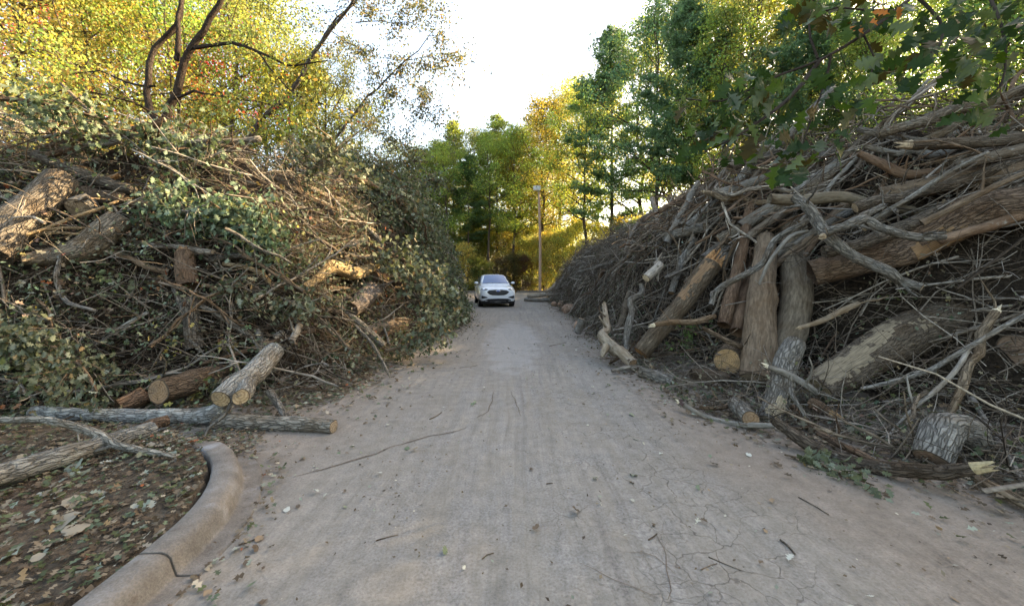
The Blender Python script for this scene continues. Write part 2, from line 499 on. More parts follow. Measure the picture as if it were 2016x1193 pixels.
def cut_end(ring, centre, axis, color, parent, origin, name='cut_end'):
    """sawn face closing a log: rim = the log's last ring"""
    z = axis.normalized()
    x = z.orthogonal().normalized(); y = z.cross(x)
    Rm = Matrix((x, y, z)).transposed()
    inv = Rm.transposed()
    L = [inv @ (p - centre) for p in ring]
    n = len(L)
    V = [tuple(p) for p in L]
    for f in (0.90, 0.45):
        V += [(p.x * f, p.y * f, p.z * f + random.uniform(-0.004, 0.004) + 0.004) for p in L]
    V.append((0, 0, 0.006))
    Q = []
    for r in range(2):
        for j in range(n):
            Q.append((r * n + j, r * n + (j + 1) % n, (r + 1) * n + (j + 1) % n, (r + 1) * n + j))
    T = [(2 * n + j, 2 * n + (j + 1) % n, 3 * n) for j in range(n)]
    me = npmesh(name, np.array(V), [np.array(Q), np.array(T)], M['cut'], False, {'rim': ('FLOAT', [1.0] * n + [0.9] * n + [0.45] * n + [0.0])})
    o = obj(name, me, parent)
    o.matrix_basis = Matrix.Translation(centre - origin) @ Rm.to_4x4()
    o.color = (*color, 1)
    return o


def splinter(ring, centre, axis, color, parent, origin, length=0.25, name='splintered_end'):
    """torn fibres at a broken end"""
    n = len(ring)
    bk = Bk()
    V = [p.copy() for p in ring]
    tips = []
    for j in range(n):
        l = length * random.choice((0.15, 0.3, 0.45, 0.7, 1.0)) * random.uniform(0.7, 1.2)
        tips.append(ring[j].lerp(centre, random.uniform(0.15, 0.5)) + axis * l)
    V += tips
    V.append(centre + axis * length * 0.12)
    B = [(p.x * 0.3, p.y * 0.3, 0) for p in ring] + [(p.x * 0.3, p.y * 0.3, 0.2) for p in tips] + [(0, 0, 0)]
    Q = [(j, (j + 1) % n, n + (j + 1) % n, n + j) for j in range(n)]
    T = [(n + j, n + (j + 1) % n, 2 * n) for j in range(n)]
    me = npmesh(name, np.array([tuple(v - origin) for v in V]), [np.array(Q), np.array(T)], M['split'], False, {'bark': ('FLOAT_VECTOR', np.array(B))})
    o = obj(name, me, parent)
    o.color = (*color, 1)
    return o


BROWN = (0.155, 0.112, 0.076)
DARK = (0.098, 0.076, 0.057)
GREY = (0.20, 0.185, 0.16)
PALE = (0.30, 0.265, 0.22)
RED = (0.155, 0.102, 0.068)
CUTY = (0.38, 0.29, 0.19)
CUTO = (0.32, 0.21, 0.125)
CUTG = (0.33, 0.27, 0.20)
CUTP = (0.66, 0.56, 0.40)


def log(name, cat, label, pts, dia, tint=BROWN, lichen=0.15, ends=('', ''), cutc=CUTY, forks=(), sides=14, amp=0.07, knots=3, step=0.11, group=None, splen=0.3, world=False, kink=None, twigs=0, bare=()):
    """pts: (photo x, photo y, metres ahead) per control point; dia: diameters in metres; ends: '' rounded, 'c' sawn, 's' splintered;
    forks: extra limbs as (pts, dia, end)"""
    W = [Vector(p) if world else P(*p) for p in pts]
    if kink is None: kink = 0.05
    W2, rad_ = [W[0]], sum(dia) / len(dia) / 2
    for a, c in zip(W[:-1], W[1:]):
        m = max(1, int((c - a).length / max(0.22, rad_ * 4)))
        for i in range(1, m + 1):
            q = a.lerp(c, i / m)
            if not (c is W[-1] and i == m): q = q + Vector([random.gauss(0, 1) for _ in range(3)]) * rad_ * kink * 2
            W2.append(q)
    n0 = len(dia) - 1
    dia = [(lambda x: dia[min(int(x), n0 - 1)] + (dia[min(int(x), n0 - 1) + 1] - dia[min(int(x), n0 - 1)]) * (x - min(int(x), n0 - 1)))(i / (len(W2) - 1) * n0) for i in range(len(W2))] if n0 else dia
    W = W2
    base = min(W, key=lambda p: p.z).copy()
    parts = bool(bare) or any(ends) or any(f[2] for f in forks)
    bk = Bk()
    todo = []
    for (pp, dd, e0, e1) in [(W, dia, ends[0], ends[1])] + [([Vector(q) if world else P(*q) for q in f[0]], f[1], 'x', f[2]) for f in forks]:
        V, Fq, B, (r0, r1, C) = tube(pp, [d / 2 for d in dd], sides, step, amp, knots, random.uniform(0, 90))
        o = bk.add(V, Fq, B)
        if pp is W:
            main = (V, C)
        for idx, e, c, ax in ((r0, e0, C[0], (C[0] - C[1]).normalized()), (r1, e1, C[-1], (C[-1] - C[-2]).normalized())):
            if e == 'x': continue
            ii = [o + i for i in idx]
            if e == '': bk.cap(ii, 0.35 * dd[0 if idx is r0 else -1] / 2, ax)
            else: todo.append((e, [bk.V[i].copy() for i in ii], c.copy(), ax, dd[-1]))
    for _ in range(twigs):
        i = random.randint(1, len(W) - 1)
        d = (W[i] - W[i - 1]).normalized() * random.choice((-0.4, 0.7)) + Vector((random.gauss(0, .7), random.gauss(-.3, .6), random.gauss(0.1, .7)))
        L = random.uniform(0.08, 0.45); p = W[i].copy(); q = [p]
        for k in range(3):
            d = (d.normalized() + Vector([random.gauss(0, .25) for _ in range(3)])).normalized(); q.append(q[-1] + d * L / 3)
        r_ = dia[min(i, len(dia) - 1)] / 2 * random.uniform(0.22, 0.5)
        V, Fq, B, _ = tube(q, [r_, r_ * 0.35], 5, 0.2, 0.08, 0, random.random() * 50)
        bk.add(V, Fq, B)
    if not parts:
        o = obj(name, bk.mesh(name, M['bark'], base), None, base)
        o.color = (*tint, 1 - lichen)
        return tag(o, label, cat, group)
    root = empty(name, base)
    tag(root, label, cat, group)
    o = obj('bark', bk.mesh('bark', M['bark'], base), root)
    o.color = (*tint, 1 - lichen)
    for (t0, t1, dirv, half, bcol) in bare:
        V, C = main; nr = len(C); keep = []
        dv = Vector(dirv).normalized()
        for i in range(nr - 1):
            t = i / (nr - 1)
            for j in range(sides):
                m = (V[i * sides + j] + V[i * sides + (j + 1) % sides]) / 2 - C[i]
                ragged = 0.55 * nz((t * 11, j * 7.0 / sides, 0), 1.0, 5.0) + 0.40 * nz((t * 45, j * 26.0 / sides, 0), 1.0, 8.0) + 0.15 * nz((t * 140, j * 60.0 / sides, 0), 1.0, 3.0)
                if t0 + 0.05 * ragged <= t <= t1 + 0.25 * ragged and m.angle(dv) < half * (1.0 - 0.5 * (t - t0) / (t1 - t0)) + ragged: keep.append((i, j))
        if not keep: continue
        idx = {}; PV = []; PB = []; PQ = []
        def vid(i, j):
            if (i, j) not in idx:
                idx[(i, j)] = len(PV); k = i * sides + j
                PV.append(tuple(C[i] + (V[k] - C[i]) * 1.006 + (V[k] - C[i]).normalized() * 0.003 - base)); PB.append(bk.B[k])
            return idx[(i, j)]
        for i, j in keep: PQ.append((vid(i, j), vid(i, (j + 1) % sides), vid(i + 1, (j + 1) % sides), vid(i + 1, j)))
        po = obj('bare_wood', npmesh('bare_wood', np.array(PV), np.array(PQ), M['split'], True, {'bark': ('FLOAT_VECTOR', np.array(PB))}), root)
        po.color = (*bcol, 1)
    for (e, ring, c, ax, d) in todo:
        if e == 'c': cut_end(ring, c, ax, cutc, root, base)
        else: splinter(ring, c, ax, cutc, root, base, splen)
    return root


# vectorised thin tubes for the uncountable twigs
def twigs_np(P0, D, L, r0, r1, k=5, bend=0.25, droop=0.0):
    n = len(P0)
    D = D / np.linalg.norm(D, axis=1, keepdims=True)
    pts = np.zeros((n, k, 3)); pts[:, 0] = P0
    d = D.copy()
    for i in range(1, k):
        d = d + rng.normal(0, bend, (n, 3)) * 0.6
        d[:, 2] -= droop
        d /= np.linalg.norm(d, axis=1, keepdims=True)
        pts[:, i] = pts[:, i - 1] + d * (L / (k - 1))[:, None]
    rad = r0[:, None] + (r1 - r0)[:, None] * np.linspace(0, 1, k)[None]
    return pts, rad


def tubes_np(pts, rad, sides=3):
    n, k, _ = pts.shape
    tg = np.gradient(pts, axis=1)
    tg /= np.linalg.norm(tg, axis=2, keepdims=True) + 1e-9
    ref = np.where(np.abs(tg[:, :1, 2:3]) > 0.9, np.array([[[1., 0, 0]]]), np.array([[[0, 0, 1.]]]))
    u = np.cross(tg, np.broadcast_to(ref, tg.shape)); u /= np.linalg.norm(u, axis=2, keepdims=True) + 1e-9
    v = np.cross(tg, u)
    a = np.arange(sides) * 2 * np.pi / sides
    V = pts[:, :, None] + rad[:, :, None, None] * (u[:, :, None] * np.cos(a)[None, None, :, None] + v[:, :, None] * np.sin(a)[None, None, :, None])
    base = (np.arange(n) * k * sides)[:, None, None] + (np.arange(k - 1) * sides)[None, :, None]
    j = np.arange(sides)[None, None]; j2 = (np.arange(sides) + 1)[None, None] % sides
    Q = np.stack([base + j, base + j2, base + sides + j2, base + sides + j], -1).reshape(-1, 4)
    return V.reshape(-1, 3), Q


# ------------------------------------------------------------------ leaves
def leaf_rhomb():
    V = np.array([(0, 0, 0), (0.30, 0.45, 0.05), (0, 1, -0.02), (-0.30, 0.45, 0.05)], float)
    return V, np.array([(0, 1, 2), (0, 2, 3)])


def leaf_oak(lobes=3, curl=0.12, width=0.36, fold=0.10):
    """pointed-lobed oak leaf, stalk at the origin, tip at y = 1"""
    half = [(0.012, 0.0), (0.014, 0.12), (0.06, 0.18)]
    for i in range(lobes):
        y = 0.16 + 0.70 * i / lobes
        w = width * (0.78, 1.12, 0.86)[i % 3]
        half += [(w * 0.62, y + 0.07), (w, y + 0.15), (w * 0.72, y + 0.165), (w * 0.55, y + 0.205), (0.12, y + 0.215)]
    half += [(0.13, 0.90), (0.05, 0.95)]
    mid = [(0, y) for _, y in half]
    V = []
    for s in (1, -1):
        V += [(s * x, y, abs(x) * fold * 2 - curl * (y - 0.3) ** 2 + 0.03 * math.sin(y * 5 + s)) for x, y in half]
    V += [(0, y, -curl * (y - 0.3) ** 2) for _, y in mid] + [(0, 1.0, -curl * 0.5)]
    n = len(half)
    T = []
    for s in (0, 1):
        o = s * n
        for i in range(n - 1):
            a, b, c, d = o + i, o + i + 1, 2 * n + i + 1, 2 * n + i
            T += [(a, b, c), (a, c, d)] if s == 0 else [(a, c, b), (a, d, c)]
        T.append((o + n - 1, 3 * n, 3 * n - 1) if s == 0 else (o + n - 1, 3 * n - 1, 3 * n))
    return np.array(V, float), np.array(T)


def leaf_lowoak():
    """cheap lobed leaf for the middle distance"""
    V = np.array([(0, 0, 0), (0.10, 0.25, 0.02), (0.38, 0.42, 0.08), (0.10, 0.55, 0.02), (0.30, 0.82, 0.04), (0, 1, -0.06),
                  (-0.30, 0.82, 0.04), (-0.10, 0.55, 0.02), (-0.38, 0.42, 0.08), (-0.10, 0.25, 0.02)], float)
    T = np.array([(0, 1, 9), (1, 2, 3), (9, 1, 3), (9, 3, 7), (9, 7, 8), (3, 4, 5), (7, 3, 5), (7, 5, 6)])
    return V, T


RH, LO = leaf_rhomb(), leaf_lowoak()


def place_leaves(tmpl, pos, ydir, size, col, roll=None):
    """instances of a leaf template as one vertex/triangle soup with colour attribute"""
    tv, tf = tmpl
    n = len(pos)
    y = ydir / (np.linalg.norm(ydir, axis=1, keepdims=True) + 1e-9)
    r = rng.normal(size=(n, 3)) if roll is None else roll
    x = np.cross(y, r); x /= np.linalg.norm(x, axis=1, keepdims=True) + 1e-9
    z = np.cross(x, y)
    B = np.stack([x, y, z], 2) * np.asarray(size)[:, None, None]
    V = np.einsum('nij,mj->nmi', B, tv) + pos[:, None]
    Tt = tf[None] + (np.arange(n) * len(tv))[:, None, None]
    C = np.repeat(np.concatenate([col, np.ones((n, 1))], 1)[:, None], len(tv), 1)
    return V.reshape(-1, 3), Tt.reshape(-1, 3), C.reshape(-1, 4)


def jitter(n, base, dv=0.35, dh=0.12):
    """per-leaf colours round a base"""
    c = np.array(base)[None] * (1 + rng.uniform(-dv, dv, (n, 1)))
    return np.clip(c * (1 + rng.normal(0, dh, (n, 3))), 0.005, 0.95)


def palette(n, items):
    """items: (weight, colour)"""
    w = np.array([i[0] for i in items], float); w /= w.sum()
    k = rng.choice(len(items), n, p=w)
    return np.clip(np.array([i[1] for i in items])[k] * rng.uniform(0.65, 1.35, (n, 1)), 0.004, 0.95)


# ------------------------------------------------------------------ ground, road, planting bed, kerbs
def poly_sd(px, py, poly):
    """signed distance to a polygon, positive inside"""
    px = np.asarray(px, float); py = np.asarray(py, float)
    d = np.full(px.shape, 1e9); ins = np.zeros(px.shape, bool)
    n = len(poly)
    for i in range(n):
        x1, y1 = poly[i]; x2, y2 = poly[(i + 1) % n]
        ex, ey = x2 - x1, y2 - y1
        t = np.clip(((px - x1) * ex + (py - y1) * ey) / (ex * ex + ey * ey), 0, 1)
        d = np.minimum(d, np.hypot(px - x1 - t * ex, py - y1 - t * ey))
        c = ((y1 > py) != (y2 > py))
        with np.errstate(divide='ignore', invalid='ignore'):
            ins ^= c & (px < ex * (py - y1) / (ey if ey else 1e-12) + x1)
    return np.where(ins, d, -d)


def grid(x0, x1, y0, y1, step, zf, name, mat, keep=None, smooth=True):
    nx = int((x1 - x0) / step) + 1; ny = int((y1 - y0) / step) + 1
    X, Y = np.meshgrid(np.linspace(x0, x1, nx), np.linspace(y0, y1, ny))
    Z = zf(X, Y)
    V = np.stack([X, Y, Z], -1).reshape(-1, 3)
    i = np.arange(nx * ny).reshape(ny, nx)
    Q = np.stack([i[:-1, :-1], i[:-1, 1:], i[1:, 1:], i[1:, :-1]], -1).reshape(-1, 4)
    if keep is not None:
        k = keep(X, Y).reshape(-1)
        Q = Q[k[Q].all(axis=1)]
        used = np.unique(Q); mp = np.zeros(len(V), int); mp[used] = np.arange(len(used))
        V = V[used]; Q = mp[Q]
    return obj(name, npmesh(name, V, Q, mat, smooth))


ground = obj('ground', npmesh('ground', np.array([(-500, -300, -0.012), (500, -300, -0.012), (500, 700, -0.012), (-500, 700, -0.012)]), np.array([(0, 1, 2, 3)]), M['soil']))
tag(ground, kind='structure')

ROAD = [(-4.2, -8), (14, -8), (12, 2.5), (5.0, 5), (4.2, 9), (4.4, 26), (5, 30), (45, 31), (45, 39), (-45, 39), (-45, 29), (-7, 28), (-4.6, 24), (-4.2, 10)]
road = grid(-45, 45, -8, 39.2, 0.3, lambda X, Y: 0.004 + 0.010 * (1 + vn(X, Y, 0.8, 1)) + 0.004 * (1 + vn(X, Y * 0.25, 5.0, 2)) , 'road', M['road'], lambda X, Y: poly_sd(X, Y, ROAD) > -0.2)
tag(road, kind='structure')


def road_z(x, y):
    return float(0.004 + 0.010 * (1 + vn(x, y, 0.8, 1)) + 0.004 * (1 + vn(x, y * 0.25, 5.0, 2)))


KPATH = [(-1.93, -3.0), (-1.93, 0.0), (-1.93, 1.3), (-1.935, 1.9), (-1.97, 2.3), (-2.07, 2.62), (-2.25, 2.92), (-2.47, 3.16), (-2.78, 3.38), (-3.3, 3.58)]
kp3, _ = resample([(x, y, 0) for x, y in KPATH], 0.08)
kpoly = [(p.x - 0.04, p.y) for p in kp3] + [(-3.6, 3.75), (-5.0, 4.0), (-14, 4.0), (-14, -4), (-2, -4)]


def bed_z(X, Y):
    s = poly_sd(X, Y, kpoly)
    return np.where(s > 0.0, 0.125 + 0.03 * vn(X, Y, 1.6, 3) + 0.012 * vn(X, Y, 6, 4) - 0.02 * np.clip(0.15 - s, 0, 1), -0.15)


bed = grid(-12, -1.85, -3.5, 4.1, 0.06, bed_z, 'planting_bed', M['soil'], lambda X, Y: poly_sd(X, Y, kpoly) > -0.07)
tag(bed, kind='structure')

KPROF = [(-0.02, -0.05), (-0.02, 0.142), (-0.008, 0.154), (0.05, 0.158), (0.100, 0.156), (0.130, 0.146), (0.148, 0.124), (0.160, 0.085), (0.172, 0.046), (0.178, 0.034), (0.190, 0.031), (0.24, 0.029), (0.292, 0.030), (0.300, 0.022), (0.302, -0.05)]


def kerb_sections(root, path, cuts, prof, sink=0.0):
    arc = [0.0]
    for i in range(1, len(path)): arc.append(arc[-1] + (path[i] - path[i - 1]).length)
    for a, b in zip(cuts[:-1], cuts[1:]):
        sel = [(path[i], i) for i in range(len(path)) if a + 0.003 <= arc[i] <= b - 0.003]
        if len(sel) < 2: continue
        V, Q = [], []
        m = len(prof)
        for p, i in sel:
            t = (path[min(i + 1, len(path) - 1)] - path[max(i - 1, 0)]).normalized()
            nrm = Vector((t.y, -t.x, 0))
            for k, (o, z) in enumerate(prof):
                q = p + nrm * o
                w = 0.004 * nz((q.x, q.y, z * 3), 4.0, 3.0) + 0.003 * nz((q.x, q.y, z * 3), 25.0, 3.0)
                sk = max(0.0, min(1.0, (arc[i] - sink) / 0.75)) if sink else 0.0
                V.append((q.x + nrm.x * w, q.y + nrm.y * w, z + w - 0.15 * sk * sk))
        for r in range(len(sel) - 1):
            for k in range(m - 1):
                Q.append((r * m + k, r * m + k + 1, (r + 1) * m + k + 1, (r + 1) * m + k))
        me = npmesh('kerb_section', np.array(V), np.array(Q), M['concrete'])
        # close the two ends
        import bmesh
        bm = bmesh.new(); bm.from_mesh(me); bm.verts.ensure_lookup_table()
        bm.faces.new([bm.verts[k] for k in range(m)]); bm.faces.new([bm.verts[(len(sel) - 1) * m + k] for k in range(m)][::-1])
        bmesh.ops.recalc_face_normals(bm, faces=bm.faces)
        bm.to_mesh(me); bm.free()
        obj('kerb_section', me, root)


kerb = empty('kerb', (0, 0, 0))
tag(kerb, 'rounded dusty concrete kerb curving round the leaf-strewn bed', kind='structure')
kp_f, _ = resample([(x, y, 0) for x, y in KPATH], 0.012)
kerb_sections(kerb, kp_f, [0, 2.6, 5.02, 7.6], KPROF, 6.35)
far_kerb = empty('kerb', (0, 0, 0))
tag(far_kerb, 'pale straight kerb across the end of the road before the far wood', kind='structure')
fk, _ = resample([(45, 38.9, 0), (0, 39.0, 0), (-45, 38.8, 0)], 0.5)
kerb_sections(far_kerb, fk, [0, 15, 30, 45, 60, 75, 90.5], [(o, z * 1.1) for o, z in KPROF[:8]])


# long open cracks in the road surface, as thin dirt-filled grooves
def crack(pts, w):
    C, T = resample([(x, y, 0) for x, y in pts], 0.05)
    V, Q = [], []
    for i, c in enumerate(C):
        t = (C[min(i + 1, len(C) - 1)] - C[max(i - 1, 0)]).normalized()
        nn = Vector((-t.y, t.x, 0))
        ww = w * (0.5 + 0.8 * abs(nz(c, 5.0, 2.0))) * math.sin(math.pi * min(max(T[i], 0.03), 0.97)) ** 0.4
        c = c + nn * 0.035 * nz(c, 3.5, 9.0) + nn * 0.012 * nz(c, 14.0, 4.0)
        for s in (-1, 1):
            q = c + nn * ww * s
            V.append((q.x, q.y, road_z(q.x, q.y) + 0.004))
        if i: Q.append((2 * i - 2, 2 * i - 1, 2 * i + 1, 2 * i))
    obj('crack', npmesh('crack', np.array(V), np.array(Q), M['crackdirt']), road)


M['crackdirt'] = mat_plain('dirt_in_crack', (0.125, 0.098, 0.078), 0.95, 0.1, 0.0, 0.4, 0.35, 25.0)
def GX(x, y): p = P(x, y, F * CH / (y - HY)); return (p.x, p.y)
crack([GX(*q) for q in ((585, 942), (650, 925), (720, 905), (780, 882), (850, 862), (920, 845))], 0.011)
crack([GX(*q) for q in ((940, 825), (958, 812), (968, 795), (972, 775))], 0.010)
crack([GX(*q) for q in ((1005, 775), (1018, 800), (1026, 822))], 0.007)
crack([GX(*q) for q in ((1290, 1060), (1310, 1100), (1316, 1150), (1308, 1190))], 0.004)
crack([GX(*q) for q in ((1140, 1110), (1190, 1140), (1250, 1170), (1290, 1192))], 0.003)
crack([GX(*q) for q in ((1225, 1097), (1290, 1105), (1330, 1140))], 0.003)

# ------------------------------------------------------------------ the two brush piles: shape of the mounds
LP = [(-9.5, 3.3), (-5.6, 4.25), (-4.2, 4.7), (-3.2, 4.85), (-2.6, 4.9), (-2.35, 5.6), (-2.35, 7.2), (-2.05, 9.5), (-1.75, 12.8), (-2.1, 16.5), (-2.9, 20.0), (-4.0, 22.2), (-7.5, 23.5), (-13, 22), (-15, 12), (-14.5, 5)]
RP = [(4.1, 2.2), (3.45, 3.0), (2.85, 3.7), (2.25, 4.7), (2.05, 6.2), (2.05, 8.4), (2.3, 12), (2.45, 16), (2.3, 22), (2.5, 28), (3.2, 30), (8, 31), (12, 28), (13.5, 12), (13, 1), (7, 0.5)]


def left_h(X, Y):
    s = poly_sd(X, Y, LP)
    H = np.interp(Y, [3, 5, 8, 11, 14, 18, 21], [3.3, 3.7, 4.0, 4.5, 5.0, 5.0, 4.4]) + 0.45 * vn(X, Y, 0.8, 5)
    a = np.interp(Y, [4, 6, 9], [0.5, 0.5, 0.25])
    w = np.interp(Y, [4, 8, 14], [3.1, 3.1, 2.3])
    t = np.clip((s - a) / w, 0, 1)
    h = 0.22 * np.clip(s / a, 0, 1) + (H - 0.22) * (1 - (1 - t) ** 2.0)
    h = h + (0.34 * vn(X, Y, 1.3, 6) + 0.16 * vn(X, Y, 3.4, 7)) * np.clip(s, 0, 1)
    return np.where(s > 0, np.maximum(h, 0.02), -0.05 + 0.3 * s), s


def right_h(X, Y):
    s = poly_sd(X, Y, RP)
    H = np.interp(Y, [2, 5, 8, 12, 20, 30], [4.6, 4.7, 4.25, 3.8, 3.75, 3.6]) + 0.45 * vn(X, Y, 0.8, 8)
    a = np.interp(Y, [2.5, 4, 6.3, 8, 11], [2.2, 2.7, 2.4, 1.0, 0.35])
    w = np.interp(Y, [3, 6, 9, 14], [2.4, 2.4, 3.0, 3.2])
    ex = np.interp(Y, [6, 9], [1.25, 1.9])
    t = np.clip((s - a) / w, 0, 1)
    h = 0.34 * np.clip(s / a, 0, 1) ** 1.3 + (H - 0.34) * (1 - (1 - t) ** ex)
    h = h + (0.30 * vn(X, Y, 1.2, 9) + 0.15 * vn(X, Y, 3.3, 10)) * np.clip(s - a * 0.5, 0, 1)
    return np.where(s > 0, np.maximum(h, 0.02), -0.05 + 0.3 * s), s


M['shaded_duff'] = (lambda b: b.done(b.pbsdf(b.ramp(b.noise(b.n('ShaderNodeNewGeometry').outputs['Position'], 22.0, 6, 0.7), [(0.3, (0.012, 0.009, 0.007)), (0.5, (0.032, 0.024, 0.017)), (0.72, (0.075, 0.056, 0.039))]), 0.95,
             b.bump(b.noise(b.n('ShaderNodeNewGeometry').outputs['Position'], 30.0, 6, 0.7), 1.0, 0.06), 0.1)))(NT('leaf_mould_gap_shade'))  # leaf-mould brown, its colour darkened to deepen the shade between branches
for nm, hf, bx in (('left_brush_mound', left_h, (-15.5, -1.5, 3, 24)), ('right_brush_mound', right_h, (1.8, 14, 0.3, 31.5))):
    o = grid(*bx, 0.11, lambda X, Y: hf(X, Y)[0] - np.clip(hf(X, Y)[1] * 0.4, 0.08, 0.34), 'brush_mound', M['shaded_duff'], lambda X, Y: hf(X, Y)[1] > -0.05)
    tag(o, 'packed inner mass of the %s brush pile, darkened for shade in gaps' % nm.split('_')[0], 'brush', kind='stuff')


def sample_pile(hf, n, bx, smax, smin=0.0, near=0.0):
    """random points on a mound: position, normal, inside-distance (only where the photo can see)"""
    out = []
    while sum(len(o[0]) for o in out) < n:
        X = rng.uniform(bx[0], bx[1], n * 4); Y = bx[2] + (bx[3] - bx[2]) * rng.random(n * 4) ** (1 + near)
        Z, s = hf(X, Y)
        e = 0.08
        gx = (hf(X + e, Y)[0] - hf(X - e, Y)[0]) / (2 * e); gy = (hf(X, Y + e)[0] - hf(X, Y - e)[0]) / (2 * e)
        N = np.stack([-gx, -gy, np.ones_like(gx)], 1)
        area = np.linalg.norm(N, axis=1); N /= area[:, None]
        # faces that look towards the road / camera, or the crest
        toc = np.stack([-X, -Y, CH - Z], 1); toc /= np.linalg.norm(toc, axis=1, keepdims=True)
        vis = (N * toc).sum(1) > -0.22
        k = (s > smin) & (s < smax) & vis & (np.abs(X) < Y * 1.7 + 2.0) & (rng.random(len(X)) < area / 5.0 + 0.12)
        out.append((np.stack([X, Y, Z], 1)[k], N[k], s[k]))
    return [np.concatenate([o[i] for o in out])[:n] for i in range(3)]


LBX, RBX = (-13.5, -1.7, 3.2, 23.5), (2, 12.5, 1.0, 30.5)


def tangent_dirs(N, pref, spread):
    n = len(N)
    d = np.broadcast_to(np.asarray(pref, float), (n, 3)) * rng.choice([-1, 1], (n, 1)) + rng.normal(0, spread, (n, 3))
    d = d - N * (d * N).sum(1, keepdims=True) * 0.85
    return d / np.linalg.norm(d, axis=1, keepdims=True)


def twig_mass(name, label, hf, bx, sets, cat='twigs'):
    Vs, Qs, Rs = [], [], []
    off = 0
    for (n, smax, lmin, lmax, rmin, rmax, pref, spread, lift, bend, tone) in sets:
        p, N, s = sample_pile(hf, n, bx, smax, 0.0, 0.35)
        if hf is right_h and lmax > 1:
            k = (s > np.interp(p[:, 1], [6.5, 8.5], [2.7, 0.3])) | (rng.random(n) < 0.12)
            p, N, s = p[k], N[k], s[k]; n = len(p)
        d = tangent_dirs(N, pref, spread)
        L = rng.uniform(lmin, lmax, n); r = rng.uniform(rmin, rmax, n)
        p0 = p + N * rng.uniform(-0.10, lift, (n, 1)) - d * L[:, None] * 0.5
        # arch over the convex mound
        pts, rad = twigs_np(p0, d, L, r, r * 0.45, 5, bend)
        rn = np.clip(rng.beta(*tone, n), 0, 1)
        # a side twig for each
        k = rng.integers(1, 4, n)
        q0 = pts[np.arange(n), k]
        sdv = d + rng.normal(0, 0.7, (n, 3)) + N * 0.25
        pts2, rad2 = twigs_np(q0, sdv, L * rng.uniform(0.25, 0.6, n), r * 0.6, r * 0.25, 5, bend)
        for a, b in ((pts, rad), (pts2, rad2)):
            V, Q = tubes_np(a, b, 3)
            Vs.append(V); Qs.append(Q + off); off += len(V); Rs.append(np.repeat(rn, 15))
    V = np.concatenate(Vs)
    V[:, 2] = np.maximum(V[:, 2], 0.012)
    o = obj(name, npmesh(name, V, np.concatenate(Qs), M['twig'], True, {'rnd': ('FLOAT', np.concatenate(Rs))}))
    return tag(o, label, cat, kind='stuff')


#             n    smax  lmin lmax  rmin   rmax   preferred dir   spread lift bend tone(beta)
twig_mass('twig_tangle', 'dense tangle of bare grey-brown twigs covering the right pile', right_h, RBX, [
    (700, 5.8, 0.7, 2.2, 0.014, 0.030, (1.0, 0.15, 0.10), 0.35, 0.22, 0.14, (2.4, 1.8)),
    (2000, 5.5, 0.7, 2.2, 0.006, 0.015, (1.0, 0.15, 0.10), 0.45, 0.22, 0.24, (2.2, 2.0)),
    (5200, 5.5, 0.3, 0.95, 0.003, 0.008, (0.6, 0.3, 0.1), 0.9, 0.26, 0.38, (2.0, 2.2)),
    (4500, 2.2, 0.15, 0.6, 0.003, 0.007, (0.5, 0.5, 0.0), 1.0, 0.10, 0.25, (2.0, 2.6))])
twig_mass('twig_tangle', 'dense tangle of bare twigs woven through the left pile', left_h, LBX, [
    (380, 5.5, 0.6, 1.8, 0.012, 0.026, (1.0, 0.2, -0.35), 0.6, 0.22, 0.16, (2.2, 2.0)),
    (1100, 5.5, 0.6, 1.9, 0.005, 0.012, (1.0, 0.2, -0.35), 0.65, 0.24, 0.28, (2.0, 2.2)),
    (5200, 5.5, 0.25, 0.85, 0.0025, 0.006, (0.7, 0.3, -0.2), 0.95, 0.30, 0.40, (2.0, 2.4)),
    (3500, 1.8, 0.15, 0.55, 0.003, 0.006, (0.5, 0.5, 0.0), 1.0, 0.10, 0.25, (2.0, 2.8))])

def stray(name, label, hf, bx, n, smax, tone):
    p, N, s_ = sample_pile(hf, n, bx, smax, 0.4, 0.3)
    d = N * 0.8 + rng.normal(0, 0.55, (n, 3)); d[:, 2] += 0.25
    L = rng.uniform(0.25, 1.0, n) * rng.uniform(0.5, 1.2, n); r = rng.uniform(0.003, 0.010, n)
    a, b = twigs_np(p - N * 0.1, d, L, r, r * 0.35, 5, 0.3)
    k = rng.integers(1, 4, n)
    a2, b2 = twigs_np(a[np.arange(n), k], d + rng.normal(0, .7, (n, 3)), L * 0.45, r * .6, r * .25, 5, 0.3)
    V1, Q1 = tubes_np(a, b, 3); V2, Q2 = tubes_np(a2, b2, 3)
    rn = np.repeat(rng.beta(*tone, n), 15)
    o = obj(name, npmesh(name, np.concatenate([V1, V2]), np.concatenate([Q1, Q2 + len(V1)]), M['twig'], True, {'rnd': ('FLOAT', np.concatenate([rn, rn]))}))
    return tag(o, label, 'twigs', kind='stuff')


stray('stray_twigs', 'loose twigs sticking out of the right pile', right_h, RBX, 900, 6.0, (2.2, 2.0))
stray('stray_twigs', 'loose twigs sticking out of the left pile', left_h, LBX, 800, 6.0, (2.0, 2.2))

# felled foliage on the left pile (and a thin dress of it on the right one)
GREYG = (0.088, 0.112, 0.07); OLIVE = (0.075, 0.088, 0.04); DKG = (0.042, 0.062, 0.036); TANL = (0.175, 0.14, 0.098); BRNL = (0.092, 0.066, 0.044); PALEL = (0.19, 0.21, 0.165); YELL = (0.28, 0.24, 0.06); RUST = (0.24, 0.085, 0.04)


